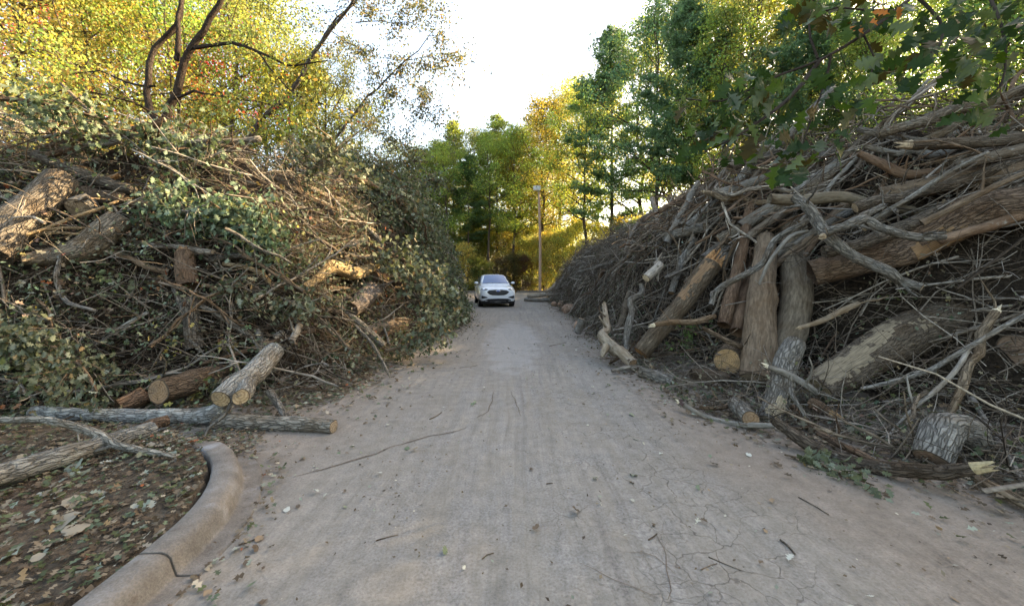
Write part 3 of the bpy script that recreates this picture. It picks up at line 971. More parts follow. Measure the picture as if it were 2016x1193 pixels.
def leaf_mass(name, label, hf, bx, n, smax, pal, smin_size, smax_size, tmpl, clump=14, lift=0.3, mask=None, near=0.45, smin=0.0):
    m = n // clump
    p, N, s = sample_pile(hf, m, bx, smax, smin, near)
    if mask is not None:
        k = rng.random(m) < mask(p, s); p, N, s = p[k], N[k], s[k]; m = len(p)
    cc = palette(m, pal)
    rep = np.repeat(np.arange(m), clump)
    sig = rng.uniform(0.04, 0.20, (m, 1))[rep]
    pos = p[rep] + N[rep] * (rng.random((len(rep), 1)) ** 1.4 * lift - 0.02) + rng.normal(0, 1, (len(rep), 3)) * sig
    pos[:, 2] = np.maximum(pos[:, 2], 0.02)
    hang = (rng.normal(0, 0.7, (m, 3)) + N * 0.3 + np.array([0, 0, -0.6]))[rep] + rng.normal(0, 0.45, (len(rep), 3))
    col = np.clip(cc[rep] * rng.uniform(0.6, 1.45, (len(rep), 1)) * (1 + rng.normal(0, 0.08, (len(rep), 3))), 0.004, 0.9)
    V, T, C = place_leaves(tmpl, pos, hang, rng.uniform(smin_size, smax_size, len(rep)) * rng.uniform(0.65, 1.25, m)[rep], col)
    V[:, 2] = np.maximum(V[:, 2], 0.014)
    o = obj(name, npmesh(name, V, T, M['pleaf'], True, {'lc': ('FLOAT_COLOR', C)}))
    return tag(o, label, 'foliage', kind='stuff')


PAL_L = [(4.5, GREYG), (3, OLIVE), (4, DKG), (1.4, TANL), (2, BRNL), (0.7, PALEL), (0.3, RUST), (0.4, YELL)]
leaf_mass('pile_foliage', 'dull green and brown leaves clinging all over the left pile', left_h, LBX, 74000, 5.5, PAL_L, 0.04, 0.09, LO, 14, 0.26,
          lambda p, s: np.clip(0.55 + 0.9 * vn(p[:, 0] + p[:, 2], p[:, 1], 0.9, 12) + 0.25 * (s < 1.6) - 0.5 * ((p[:, 1] < 11) & (p[:, 2] > 2.5) & (p[:, 1] > 6.5)), 0.10, 1))
# the leafy far end of the left pile, a thick skirt of bigger dull leaves
leaf_mass('leafy_skirt', 'thick skirt of dull olive leaves on the far end of the left pile', left_h, (-7, -1.7, 10.0, 23.5), 34000, 4.0, [(4, OLIVE), (4, DKG), (3, GREYG), (0.9, PALEL), (1.3, TANL)], 0.07, 0.13, LO, 16, 0.55, None, 0.0)
leaf_mass('leaf_scraps', 'withered leaf scraps caught among the right pile twigs', right_h, RBX, 26000, 5.5, [(3, BRNL), (2, TANL), (2, DKG), (1.5, OLIVE), (0.6, PALEL)], 0.04, 0.085, LO, 9, 0.14,
          lambda p, s: np.clip(0.3 + 0.7 * vn(p[:, 0], p[:, 1], 0.8, 14) + 0.6 * (s < 1.6), 0.05, 1))

# leaf litter: aprons of both piles, bed, road edges
def litter(name, label, gen, n, pal, s0, s1, zf, tmpl=LO, cat='leaf litter'):
    X, Y = gen(n)
    Z = zf(X, Y) + 0.012 + rng.random(len(X)) * 0.03
    pos = np.stack([X, Y, Z], 1)
    yd = rng.normal(0, 1, (len(X), 3)); yd[:, 2] *= 0.22
    roll = rng.normal(0, 0.28, (len(X), 3)); roll[:, 2] += np.where(rng.random(len(X)) < 0.6, 1, -1)
    roll = roll
    x = np.cross(yd, roll)
    V, T, C = place_leaves(tmpl, pos, yd, rng.uniform(s0, s1, len(X)), palette(len(X), pal), roll=roll)
    o = obj(name, npmesh(name, V, T, M['litter'], True, {'lc': ('FLOAT_COLOR', C)}))
    return tag(o, label, cat, kind='stuff')


def edge_gen(poly_h, bx, wout, win, near=0.6):
    def g(n):
        X = rng.uniform(bx[0], bx[1], n * 12); Y = bx[2] + (bx[3] - bx[2]) * rng.random(n * 12) ** (1 + near)
        s = poly_h(X, Y)[1]
        k = rng.random(len(X)) < np.where(s < 0, np.exp(s / wout * 3), np.exp(-s / win))
        return X[k][:n], Y[k][:n]
    return g


def pile_top(hf, off=-0.10):
    return lambda X, Y: np.maximum(hf(X, Y)[0] + off, 0.02)


PAL_LIT = [(4, BRNL), (3, TANL), (2.2, GREYG), (1.5, PALEL), (1.5, OLIVE), (0.8, (0.30, 0.26, 0.2)), (0.3, RUST)]
litter('edge_litter', 'brown and grey leaf litter along the foot of the left pile', edge_gen(left_h, (-6, -0.9, 3.3, 22), 0.75, 0.7), 12000, PAL_LIT, 0.04, 0.085, pile_top(left_h, -0.06))
litter('edge_litter', 'brown leaf litter spilling from the foot of the right pile', edge_gen(right_h, (1.2, 7, 2.0, 26), 0.6, 1.3), 15000, [(5, BRNL), (3, TANL), (1.5, OLIVE), (1, PALEL), (2.5, (0.06, 0.045, 0.03))], 0.035, 0.08, pile_top(right_h, -0.10))
def bed_gen(n):
    X = rng.uniform(-8, -1.8, n * 3); Y = rng.uniform(-0.2, 4.4, n * 3)
    s = poly_sd(X, Y, kpoly); k = (s > 0.03) | (Y > 3.3) & (X < -2.4)
    return X[k][:n], Y[k][:n]
def bed_zz(X, Y):
    return np.maximum(np.where(poly_sd(X, Y, kpoly) > 0, bed_z(X, Y), 0.02), np.where(left_h(X, Y)[1] > 0, left_h(X, Y)[0] - 0.12, 0))
litter('bed_litter', 'carpet of small dry leaves and scraps on the planting bed', bed_gen, 20000, [(6, BRNL), (4, TANL), (3, OLIVE), (2, GREYG), (0.6, PALEL)], 0.025, 0.065, bed_zz)

# crumbs of bark, leaf and wood strewn on the road, drifting thicker to both edges
def crumb_gen(n):
    Y = 0.9 + 18 * rng.random(n * 6) ** 1.9; X = rng.uniform(-2.6, 3.6, n * 6)
    e = np.maximum(right_h(X, Y)[1], left_h(X, Y)[1])
    w = np.exp(np.minimum(e, 0) / 0.45) + 0.06 + 0.25 * (vn(X, Y, 1.5, 21) > 0.45)
    k = (rng.random(len(X)) < w) & (e < 0.15) & (poly_sd(X, Y, kpoly) < -0.05)
    return X[k][:n], Y[k][:n]
litter('road_crumbs', 'crumbs of bark, wood and leaf strewn over the road', crumb_gen, 5200, [(4, BRNL), (3, TANL), (1.5, PALEL), (2, (0.06, 0.045, 0.035)), (1, (0.36, 0.33, 0.27))], 0.008, 0.034, lambda X, Y: 0.004 + 0.010 * (1 + vn(X, Y, 0.8, 1)) + 0.004 * (1 + vn(X, Y * 0.25, 5.0, 2)) - 0.014, RH, 'debris')
def drift_gen(n):
    t = rng.random(n); i = (t * (len(kp_f) - 1)).astype(int)
    K = np.array([(p.x, p.y) for p in kp_f])
    off = np.where(rng.random(n) < 0.5, 0.30 + np.abs(rng.normal(0, 0.10, n)), -0.03 - np.abs(rng.normal(0, 0.2, n)))
    T = np.gradient(K, axis=0)[i]; T /= np.linalg.norm(T, axis=1, keepdims=True)
    q = K[i] + np.stack([T[:, 1], -T[:, 0]], 1) * off[:, None]
    end = rng.random(n) < 0.3
    q[end] = np.array([-2.85, 3.45]) + rng.normal(0, 1, (end.sum(), 2)) * np.array([0.32, 0.16])
    return q[:, 0], q[:, 1]
litter('kerb_litter', 'dry leaves and crumbs drifted against the curved kerb', drift_gen, 1500, PAL_LIT, 0.02, 0.06, lambda X, Y: np.where(poly_sd(X, Y, kpoly) > 0, np.maximum(bed_z(X, Y), 0.1), 0.02) + 0.06 * np.exp(-((X + 2.85) ** 2 / 0.12 + (Y - 3.45) ** 2 / 0.05)))

# ------------------------------------------------------------------ trees
def limb_pts(p0, d, L, k, up, wob):
    pts = [Vector(p0)]
    d = Vector(d).normalized()
    for i in range(k):
        d = (d + Vector((random.gauss(0, wob), random.gauss(0, wob), random.gauss(0, wob) + up))).normalized()
        pts.append(pts[-1] + d * (L / k))
    return pts


class Wood:
    """collects limbs of one tree as (points, radius0, radius1)"""
    def __init__(s): s.items = []
    def add(s, pts, r0, r1, sides=6): s.items.append((pts, r0, r1, sides))
    def mesh(s, name, mat):
        bk = Bk()
        for pts, r0, r1, sides in s.items:
            n = len(pts)
            rad = [r0 + (r1 - r0) * i / (n - 1) for i in range(n)]
            V, Fq, B, _ = tube(pts, rad, sides, 9.0, 0.05, 0, 1.0)
            bk.add(V, Fq, B)
        return bk.mesh(name, mat, Vector())


def broad(h, base, spread, limbs, nleaf, lsize, seed, lean=0.0, sig=0.5, secs=5, env=0.8, col_dv=0.24):
    """broadleaf prototype: trunk mesh, leaf mesh"""
    random.seed(seed)
    wd = Wood()
    r0 = h * 0.0105
    tp = [Vector((0, 0, -0.2))]
    for i in range(1, 9):
        z = h * 0.97 * i / 8
        tp.append(Vector((lean * z + random.gauss(0, 0.012) * h * (i / 8) ** .5, random.gauss(0, 0.012) * h * (i / 8) ** .5, z)))
    wd.add(tp, r0, r0 * 0.12, 8)
    def trunk(t):
        x = t * 8; k = min(int(x), 7)
        return tp[k].lerp(tp[k + 1], x - k)
    cl = []
    for i in range(limbs):
        q = (i + random.random()) / limbs
        t = base + (0.96 - base) * q
        az = i * 2.4 + random.uniform(-0.5, 0.5)
        L = spread * (0.45 + 0.75 * math.sin(math.pi * min(1, (q * 0.9 + 0.08)) ** env)) * random.uniform(0.75, 1.2)
        el = 0.15 + 0.9 * q + random.uniform(-0.15, 0.2)
        d = (math.cos(az) * math.cos(el), math.sin(az) * math.cos(el), math.sin(el))
        rr = r0 * (1 - t) * 0.5 + 0.02
        pts = limb_pts(trunk(t), d, L, 5, 0.05, 0.14)
        wd.add(pts, rr, 0.012, 5)
        for j in range(secs):
            k = random.uniform(1.4, 5); ki = min(int(k), 4)
            p = pts[ki].lerp(pts[ki + 1], k - ki)
            sd_ = Vector(d) * 0.6 + Vector((random.gauss(0, 0.7), random.gauss(0, 0.7), random.gauss(0.15, 0.4)))
            q2 = limb_pts(p, sd_, L * random.uniform(0.22, 0.45), 3, -0.02, 0.2)
            wd.add(q2, rr * 0.4, 0.006, 4)
            cl += [q2[1], q2[2], q2[3], q2[3]]
        cl += [pts[-1], pts[-1], pts[-2]]
    cl += [tp[-1], tp[-1], tp[-2]]
    C = np.array([tuple(c) for c in cl])
    k = rng.integers(0, len(C), nleaf)
    lum = rng.uniform(0.5, 1.45, len(C))
    off = rng.normal(0, 1, (nleaf, 3)) * sig * np.array([1, 1, 0.62])
    pos = C[k] + off
    yd = rng.normal(0, 1, (nleaf, 3)); yd[:, 2] -= 0.5
    hue = rng.normal(0, 0.14, (len(C), 1))[k] + rng.normal(0, 0.05, (nleaf, 1))
    col = np.concatenate([1 + hue, np.ones((nleaf, 1)), 1 - hue], 1) * (lum[k][:, None]) * rng.uniform(1 - col_dv, 1 + col_dv, (nleaf, 1))
    V, T, Cc = place_leaves(RH, pos, yd, rng.uniform(0.7, 1.3, nleaf) * lsize, np.clip(col, 0.05, 3))
    return wd.mesh('trunk', M['bark']), npmesh('crown', V, T, M['leaf'], True, {'lc': ('FLOAT_COLOR', Cc)})


def pine(h, base, spread, seed, ntuft=4200, nn=11, nl=0.30):
    random.seed(seed)
    wd = Wood()
    r0 = h * 0.0088
    tp = [Vector((random.gauss(0, 0.05) * i / 4, random.gauss(0, 0.05) * i / 4, h * i / 9 - (0.2 if i == 0 else 0))) for i in range(10)]
    wd.add(tp, r0, 0.02, 8)
    segs = []
    z = base * h
    while z < h * 0.985:
        q = (z / h - base) / (1 - base)
        for i in range(random.randint(3, 6)):
            az = random.uniform(0, 6.283)
            L = spread * (1 - max(q, 0.0) ** 1.7) * (0.5 + 0.5 * min(1, q * 4 + 0.25)) * random.uniform(0.35, 1.3) + 0.3
            el = 0.05 + q * 0.65 + random.uniform(-0.15, 0.15)
            d = (math.cos(az) * math.cos(el), math.sin(az) * math.cos(el), math.sin(el))
            pts = limb_pts((tp[0].x, tp[0].y, z), d, L, 4, 0.05, 0.07)
            wd.add(pts, 0.018 + 0.02 * L / spread, 0.006, 4)
            for j in range(int(3 + L * 4)):
                k = random.uniform(1.0, 4); ki = min(int(k), 3)
                p = pts[ki].lerp(pts[ki + 1], k - ki)
                segs.append((p, Vector(d)))
        z += random.uniform(0.55, 1.25) * (0.6 + 0.5 * (1 - q))
    k = rng.integers(0, len(segs), ntuft)
    cp = np.array([tuple(s[0]) for s in segs])[k]; cd = np.array([tuple(s[1]) for s in segs])[k]
    cp = cp + rng.normal(0, 1, (ntuft, 3)) * np.array([0.26, 0.26, 0.07]) * (spread / 4)
    n = ntuft * nn
    rep = np.repeat(np.arange(ntuft), nn)
    yd = cd[rep] * 0.7 + rng.normal(0, 0.75, (n, 3)); yd[:, 2] += 0.35
    lum = rng.uniform(0.55, 1.4, (ntuft, 1))[rep] * rng.uniform(0.8, 1.2, (n, 1))
    tm = (np.array([(-0.09, 0, 0), (0.09, 0, 0), (0.05, 1, 0), (-0.05, 0.95, 0)]), np.array([(0, 1, 2), (0, 2, 3)]))
    V, T, C = place_leaves(tm, cp[rep], yd, rng.uniform(0.7, 1.2, n) * nl, np.repeat(lum, 3, 1))
    return wd.mesh('trunk', M['bark']), npmesh('crown', V, T, M['needle'], True, {'lc': ('FLOAT_COLOR', C)})


PROTO = {
    'oak': broad(22, 0.34, 4.6, 30, 16500, 0.19, 11, sig=0.45),
    'tulip': broad(24, 0.25, 3.6, 34, 14500, 0.18, 12, sig=0.42, env=0.6),
    'maple': broad(16, 0.22, 4.4, 30, 20000, 0.125, 13, sig=0.45),
    'open': broad(18, 0.25, 4.4, 26, 13000, 0.14, 14, sig=0.4),
    'sapling': broad(6, 0.05, 2.2, 24, 9500, 0.15, 15, sig=0.36),
    'thin': broad(17, 0.40, 3.0, 18, 11000, 0.14, 16, lean=0.05, sig=0.4),
    'pine': pine(24, 0.24, 5.8, 17, 5200),
    'pine2': pine(22, 0.38, 5.0, 18, 4000),
}
YG = (0.24, 0.27, 0.10); GOLD = (0.45, 0.40, 0.14); ORG = (0.46, 0.33, 0.12); REDC = (0.50, 0.075, 0.06); GRN = (0.15, 0.23, 0.07)
BLG = (0.11, 0.20, 0.11); LTG = (0.22, 0.31, 0.08); PINEC = (0.085, 0.15, 0.06); PINEY = (0.26, 0.31, 0.08); LIME = (0.36, 0.37, 0.11); TANC = (0.36, 0.25, 0.09)


def place_tree(kind, X, Y, sc, col, label, group=None, rot=None, bark=(0.10, 0.08, 0.065), name=None, cat='tree', sz=None):
    w, c = PROTO[kind]
    root = empty(name or {'oak': 'oak_tree', 'tulip': 'tall_broadleaf_tree', 'maple': 'maple_tree', 'open': 'open_crowned_tree', 'sapling': 'sapling', 'thin': 'slender_tree', 'pine': 'pine_tree', 'pine2': 'pine_tree'}[kind], (X, Y, 0))
    root.rotation_euler.z = rot if rot is not None else (X * 3.7 + Y * 1.3) % 6.283
    root.scale = (sc, sc, sz or sc)
    t = obj('trunk', w, root); t.color = (*bark, 0.8)
    k = obj('crown', c, root); k.color = (*col, 1)
    return tag(root, label, cat, group)


def px(x, Y): return (x - CX) * Y / F


FAR = [  # photo x, distance, kind, scale, colour, words
    (795, 46, 'maple', 1.05, YG, 'yellow-green'), (828, 45, 'tulip', 0.66, LTG, 'light green'), (858, 47, 'oak', 0.80, YG, 'yellow-green'), (880, 44, 'thin', 0.95, LTG, 'light green'), (935, 51, 'oak', 0.92, YG, 'yellow-green'), (960, 46, 'thin', 1.05, LTG, 'light green'), (1012, 46, 'oak', 0.85, LTG, 'light green'),
    (815, 52, 'maple', 0.95, YG, 'yellow-green'), (845, 50, 'oak', 0.78, TANC, 'tan-flecked'), (868, 56, 'tulip', 0.80, LTG, 'light green'), (893, 50, 'pine', 0.90, PINEY, 'yellowish green'),
    (922, 46, 'pine2', 0.72, PINEC, 'dark green'), (945, 57, 'tulip', 0.92, LTG, 'light green'), (978, 50, 'pine', 0.93, PINEY, 'yellowish green'), (1003, 58, 'oak', 1.0, YG, 'yellow-green'),
    (1022, 53, 'tulip', 0.92, LIME, 'lime yellow'), (1048, 55, 'oak', 1.08, (0.24, 0.22, 0.05), 'olive'), (1070, 47, 'oak', 1.02, (0.24, 0.20, 0.045), 'golden olive'), (1100, 50, 'tulip', 1.08, GOLD, 'golden'), (1128, 52, 'oak', 1.22, LIME, 'lime yellow'),
    (905, 64, 'oak', 0.9, GOLD, 'golden'), (960, 66, 'maple', 1.1, LIME, 'lime yellow'), (1035, 66, 'maple', 1.2, GOLD, 'golden'), (1090, 66, 'maple', 1.3, LIME, 'lime yellow')]
ORD = ['leftmost', 'second', 'third', 'fourth', 'fifth', 'sixth', 'seventh', 'eighth', 'ninth', 'tenth', 'eleventh', 'twelfth', 'thirteenth', 'fourteenth', 'fifteenth', 'sixteenth', 'seventeenth', 'eighteenth', 'nineteenth', 'twentieth', 'twenty-first', 'twenty-second', 'twenty-third', 'twenty-fourth', 'twenty-fifth', 'twenty-sixth', 'twenty-seventh', 'twenty-eighth', 'twenty-ninth', 'thirtieth', 'thirty-first', 'thirty-second', 'thirty-third', 'thirty-fourth', 'thirty-fifth', 'thirty-sixth', 'thirty-seventh', 'thirty-eighth', 'thirty-ninth', 'fortieth', 'forty-first', 'forty-second']


def ordw(i): return ORD[i] if i < len(ORD) else 'number %d' % (i + 1)


FORM = {'oak': 'broad tree', 'tulip': 'tall tree', 'maple': 'round-crowned tree', 'open': 'loose-crowned tree', 'sapling': 'sapling', 'thin': 'slender tree', 'pine': 'pine', 'pine2': 'high-crowned pine'}





def stand(rows, where, group, frompoint='from the left'):
    rows = sorted(rows, key=lambda r: r[0])
    for i, (x, Y, kind, sc, col, words) in enumerate(rows):
        place_tree(kind, px(x, Y), Y, sc, col, '%s %s, %s%s in %s' % (words, FORM[kind], ordw(i), '' if i == 0 else ' ' + frompoint, where), group)


stand(FAR, 'the far stand behind the car', 'far stand of trees behind the car')

RIGHT = [
    (1152, 41, 'oak', 0.98, LTG, 'light green'), (1178, 45, 'open', 1.25, LIME, 'lime yellow'), (1205, 38, 'pine', 1.08, BLG, 'blue-green'), (1262, 40, 'open', 1.45, YG, 'yellow-green'), (1292, 32, 'oak', 1.05, BLG, 'dark blue-green'),
    (1322, 36, 'open', 1.45, LTG, 'light green'), (1362, 27, 'pine2', 0.95, BLG, 'blue-green'), (1372, 33, 'tulip', 1.2, YG, 'yellow-green'), (1405, 25, 'thin', 1.05, LTG, 'light green'), (1450, 30, 'oak', 1.1, LIME, 'lime yellow'),
    (1490, 24, 'tulip', 0.92, YG, 'yellow-green'), (1545, 27, 'oak', 0.95, LIME, 'lime yellow'), (1600, 22, 'pine2', 0.85, BLG, 'blue-green'), (1650, 25, 'maple', 1.15, YG, 'yellow-green'), (1700, 20, 'oak', 0.66, GRN, 'deep green'),
    (1770, 22, 'maple', 0.75, LTG, 'light green'), (1830, 18, 'open', 0.55, GRN, 'deep green'), (1900, 19, 'oak', 0.46, LTG, 'light green'), (1975, 16, 'maple', 0.95, GRN, 'deep green'), (2060, 15, 'oak', 0.72, GRN, 'deep green'),
    (1420, 38, 'maple', 1.25, GOLD, 'golden'), (1290, 46, 'maple', 0.9, LIME, 'lime yellow')]
stand(RIGHT, 'the wood behind the right pile', 'wood behind the right pile')

LEFT = [
    (-60, 13, 'maple', 0.95, YG, 'yellow-green'), (40, 15, 'maple', 1.0, GOLD, 'golden yellow'), (110, 19, 'oak', 0.85, (0.44, 0.36, 0.15), 'pale tawny'), (70, 24, 'tulip', 0.9, REDC, 'red'), (180, 16.5, 'thin', 0.9, GOLD, 'golden yellow'),
    (235, 21, 'tulip', 0.85, (0.55, 0.42, 0.16), 'pale gold'), (300, 25, 'maple', 1.2, ORG, 'orange'), (350, 18, 'maple', 0.95, LTG, 'light green'), (415, 23, 'thin', 1.05, REDC, 'red'), (455, 20, 'tulip', 0.75, YG, 'yellow-green'),
    (520, 24, 'oak', 0.85, YG, 'olive-yellow'), (575, 21, 'maple', 0.82, (0.20, 0.20, 0.03), 'olive'), (610, 27, 'tulip', 0.72, YG, 'yellow-green'), (645, 22, 'open', 0.80, (0.17, 0.18, 0.06), 'olive'), (690, 30, 'open', 0.85, (0.15, 0.17, 0.07), 'dull olive'), (150, 34, 'tulip', 0.9, TANC, 'tan'), (400, 36, 'tulip', 0.9, LTG, 'light green')]
stand(LEFT, 'the autumn wood behind the left pile', 'autumn wood behind the left pile')

# undergrowth that closes the wood's edge
USH = [(860, 44, 0.75, LIME), (885, 42.5, 0.6, YG), (912, 43, 0.8, GOLD), (938, 42, 0.55, (0.10, 0.13, 0.04)), (955, 43, 0.5, LIME), (985, 42, 0.55, (0.13, 0.10, 0.05)), (1010, 42.5, 0.62, (0.12, 0.11, 0.05)), (1030, 43, 0.6, (0.16, 0.09, 0.06)), (1048, 45, 0.95, LIME), (1075, 44, 1.0, GOLD), (1098, 43, 0.95, LIME), (1120, 46, 1.1, YG),
       (850, 50, 1.2, YG), (875, 54, 1.3, LIME), (898, 49, 1.0, LTG), (925, 55, 1.3, LIME), (942, 50, 1.1, YG), (968, 54, 1.3, LIME), (992, 49, 1.1, GOLD), (1016, 53, 1.3, LIME), (1040, 50, 1.1, YG), (1060, 56, 1.4, LIME), (1085, 52, 1.3, GOLD), (1140, 44, 1.2, LIME), (1180, 41, 1.1, LIME), (1220, 38, 1.1, GOLD), (1260, 37, 1.1, LIME), (1310, 32, 1.0, YG), (1365, 30, 1.0, LIME), (1410, 28, 1.0, GRN), (1470, 26, 1.0, YG), (1530, 23, 1.0, LTG), (1590, 20, 0.95, GRN), (1650, 18.5, 0.9, LTG), (1710, 17, 0.9, GRN), (1790, 16, 0.9, LTG), (1860, 15, 0.9, GRN), (1940, 14, 0.9, LTG)]
for i, (x, Y, sc, col) in enumerate(sorted(USH)):
    place_tree('sapling', px(x, Y), Y, sc, col, 'leafy sapling, %s%s along the wood edge right of the left pile' % (ordw(i), '' if i == 0 else ' from the left'), 'undergrowth saplings along the wood edge')
LSH = [(-20, 15, 0.95, GRN), (60, 16, 0.95, YG), (130, 17, 0.9, LTG), (210, 17.5, 0.9, GOLD), (290, 19, 0.95, YG), (370, 20, 0.95, GOLD), (440, 19, 0.9, LTG), (510, 21, 0.95, YG), (580, 22, 0.9, GRN), (640, 24, 0.9, YG), (700, 27, 0.9, YG), (760, 30, 1.0, LTG), (805, 36, 1.0, YG)]
for i, (x, Y, sc, col) in enumerate(LSH):
    place_tree('sapling', px(x, Y), Y, sc, col, 'leafy sapling, %s%s in the row just behind the left pile' % (ordw(i), '' if i == 0 else ' from the left'), 'saplings behind the left pile')

# more of the wood, added mostly out of view to shade the road
SIDE = [(18, 3, 'oak', 0.8), (20, -3, 'maple', 1.1), (22, 8, 'oak', 0.85), (16, -8, 'oak', 0.8), (25, 2, 'maple', 1.2), (27, 12, 'oak', 0.95), (24, 17, 'tulip', 0.85), (32, 7, 'tulip', 0.9), (31, 27, 'oak', 1.0), (25, 26, 'maple', 1.2), (36, 16, 'oak', 1.0), (38, 30, 'tulip', 1.0), (33, 36, 'oak', 1.1), (20, 12.5, 'maple', 1.0), (28, -4, 'oak', 0.9), (17, 9.5, 'maple', 0.85), (23, 13, 'maple', 1.05)]
for (X, Y, k, sc) in SIDE:
    place_tree(k, X, Y, sc, GRN, 'green tree added deep in the wood on the right to shade the road', 'trees added on the far right to shade the road')


# ------------------------------------------------------------------ near trees built from the photograph
def leaves_along(pts_list, n, size, col, sig, tmpl=RH, droop=0.6, mat='leaf', dv=0.35):
    """leaves scattered round the outer parts of given twigs"""
    A = np.array([[tuple(p[i]), tuple(p[i + 1])] for p in pts_list for i in range(len(p) - 1)])
    k = rng.integers(0, len(A), n); t = rng.random((n, 1))
    pos = A[k, 0] * (1 - t) + A[k, 1] * t + rng.normal(0, sig, (n, 3))
    yd = rng.normal(0, 0.7, (n, 3)); yd[:, 2] -= droop
    c = palette(n, col) if isinstance(col, list) else jitter(n, col, dv)
    return place_leaves(tmpl, pos, yd, rng.uniform(0.7, 1.25, n) * size, c)


def near_tree(name, label, limbs, leafspec, bark, twign=10, lich=0.25, seed=3, base=None):
    """limbs: list of (photo points, dia0, dia1); leafspec: (count, size, palette, sigma, which limbs)"""
    random.seed(seed)
    W = Wood(); tips = []
    root_p = P(*limbs[0][0][0]); root_p.z = 0 if base is None else base
    for li, (pp, d0, d1) in enumerate(limbs):
        w = [P(*q) for q in pp]
        C, _ = resample(w, 0.35)
        C = [c + Vector((random.gauss(0, .02), random.gauss(0, .02), random.gauss(0, .02))) if 0 < i < len(C) - 1 else c for i, c in enumerate(C)]
        W.add(C, d0 / 2, d1 / 2, 8)
        if li not in leafspec[4]: continue
        n = len(C)
        for j in range(twign):
            k = random.randint(max(1, int(n * 0.25)), n - 1)
            d = (C[k] - C[k - 1]).normalized() * 0.7 + Vector((random.gauss(0, .7), random.gauss(0, .6), random.gauss(0.0, .6)))
            L = random.uniform(0.5, 1.5)
            q = limb_pts(C[k], d, L, 4, -0.04, 0.22)
            W.add(q, max(0.006, d1 * 0.35), 0.003, 4); tips.append(q)
            for _ in range(2):
                m = random.randint(1, 3)
                q2 = limb_pts(q[m], (q[m] - q[m - 1]).normalized() + Vector((random.gauss(0, .7), random.gauss(0, .7), random.gauss(-0.1, .5))), L * 0.5, 3, -0.05, 0.2)
                W.add(q2, 0.004, 0.002, 3); tips.append(q2)
    root = empty(name, root_p)
    for it in range(len(W.items)):
        p, a, b, s = W.items[it]; W.items[it] = ([v - root_p for v in p], a, b, s)
    t = obj('trunk', W.mesh('trunk', M['bark']), root); t.color = (*bark, 1 - lich)
    V, T, C = leaves_along([[v - root_p for v in q] for q in tips], leafspec[0], leafspec[1], leafspec[2], leafspec[3])
    c = obj('crown', npmesh('crown', V, T, M['leaf'], True, {'lc': ('FLOAT_COLOR', C)}), root); c.color = (1, 1, 1, 1)
    return tag(root, label, 'tree')


near_tree('forked_tree', 'dark forked tree with two leaning stems rising behind the left pile', [
    ([(300, 420, 11), (322, 250, 11), (345, 190, 11), (362, 125, 11), (400, 60, 11), (445, -10, 11), (480, -90, 11)], 0.27, 0.11),
    ([(318, 260, 11), (290, 205, 11), (292, 160, 11.1), (305, 95, 11.2), (345, 50, 11.2), (365, -20, 11.3), (372, -90, 11.3)], 0.19, 0.09),
    ([(348, 120, 11.0), (352, 60, 11.0), (356, 10, 11.0), (358, -60, 11.0)], 0.13, 0.08),
    ([(384, 95, 11), (420, 88, 10.8), (455, 83, 10.6), (510, 100, 10.4), (560, 128, 10.2), (605, 125, 10.0), (645, 120, 10)], 0.11, 0.03),
    ([(340, 195, 11), (385, 182, 10.6), (440, 190, 10.3), (510, 200, 10.0), (560, 215, 9.8)], 0.08, 0.02),
    ([(505, 100, 10.4), (545, 150, 10.2), (590, 190, 10.0), (650, 210, 9.9), (690, 216, 9.9)], 0.05, 0.02),
    ([(305, 170, 11.1), (250, 165, 11.0), (200, 140, 11), (130, 150, 11)], 0.07, 0.02),
    ([(330, 240, 11), (260, 200, 10.2), (190, 185, 9.9), (120, 175, 9.7), (70, 215, 9.4)], 0.06, 0.02),
], (2600, 0.10, [(3, (0.32, 0.30, 0.08)), (0.8, (0.34, 0.22, 0.07)), (3, (0.18, 0.23, 0.07)), (0.25, (0.4, 0.08, 0.05))], 0.09, (3, 4, 5, 6, 7)), (0.055, 0.042, 0.034), 12, 0.2, 31)

near_tree('leaning_tree', 'leaning grey-barked tree with loose hanging leaves against the open sky', [
    ([(455, 400, 13), (490, 275, 13), (530, 222, 12.8), (575, 180, 12.6), (615, 110, 12.4), (650, 60, 12.2), (690, 10, 12), (730, -50, 12)], 0.22, 0.07),
    ([(640, 300, 12.8), (672, 258, 12.6), (700, 220, 12.4), (725, 190, 12.2), (760, 160, 12.0), (800, 120, 11.8), (825, 100, 11.7), (845, 70, 11.6)], 0.10, 0.025),
    ([(615, 110, 12.4), (640, 70, 12.3), (665, 35, 12.2), (695, 15, 12.1), (720, -30, 12)], 0.08, 0.03),
    ([(725, 190, 12.2), (765, 175, 12.1), (800, 168, 12), (825, 180, 12)], 0.03, 0.012),
    ([(690, 240, 12.4), (720, 250, 12.3), (755, 265, 12.2), (780, 285, 12.2)], 0.03, 0.012),
    ([(800, 120, 11.8), (840, 110, 11.8), (868, 120, 11.8)], 0.025, 0.01),
    ([(700, 45, 12), (750, 42, 12), (800, 50, 12), (840, 30, 12)], 0.035, 0.012),
    ([(720, -20, 12), (780, -10, 12), (830, -20, 12), (860, 10, 12)], 0.03, 0.012),
    ([(650, 60, 12.2), (690, 85, 12.1), (730, 110, 12.0), (760, 115, 12)], 0.03, 0.012),
    ([(680, 290, 12.4), (720, 300, 12.3), (760, 310, 12.2)], 0.03, 0.012),
    ([(760, 160, 12.0), (790, 200, 11.9), (830, 215, 11.9)], 0.02, 0.01),
], (10500, 0.085, [(4, (0.12, 0.13, 0.10)), (3, (0.10, 0.12, 0.08)), (1, (0.25, 0.16, 0.07))], 0.10, (1, 2, 3, 4, 5, 6, 7, 8, 9, 10)), (0.13, 0.115, 0.10), 11, 0.3, 33)
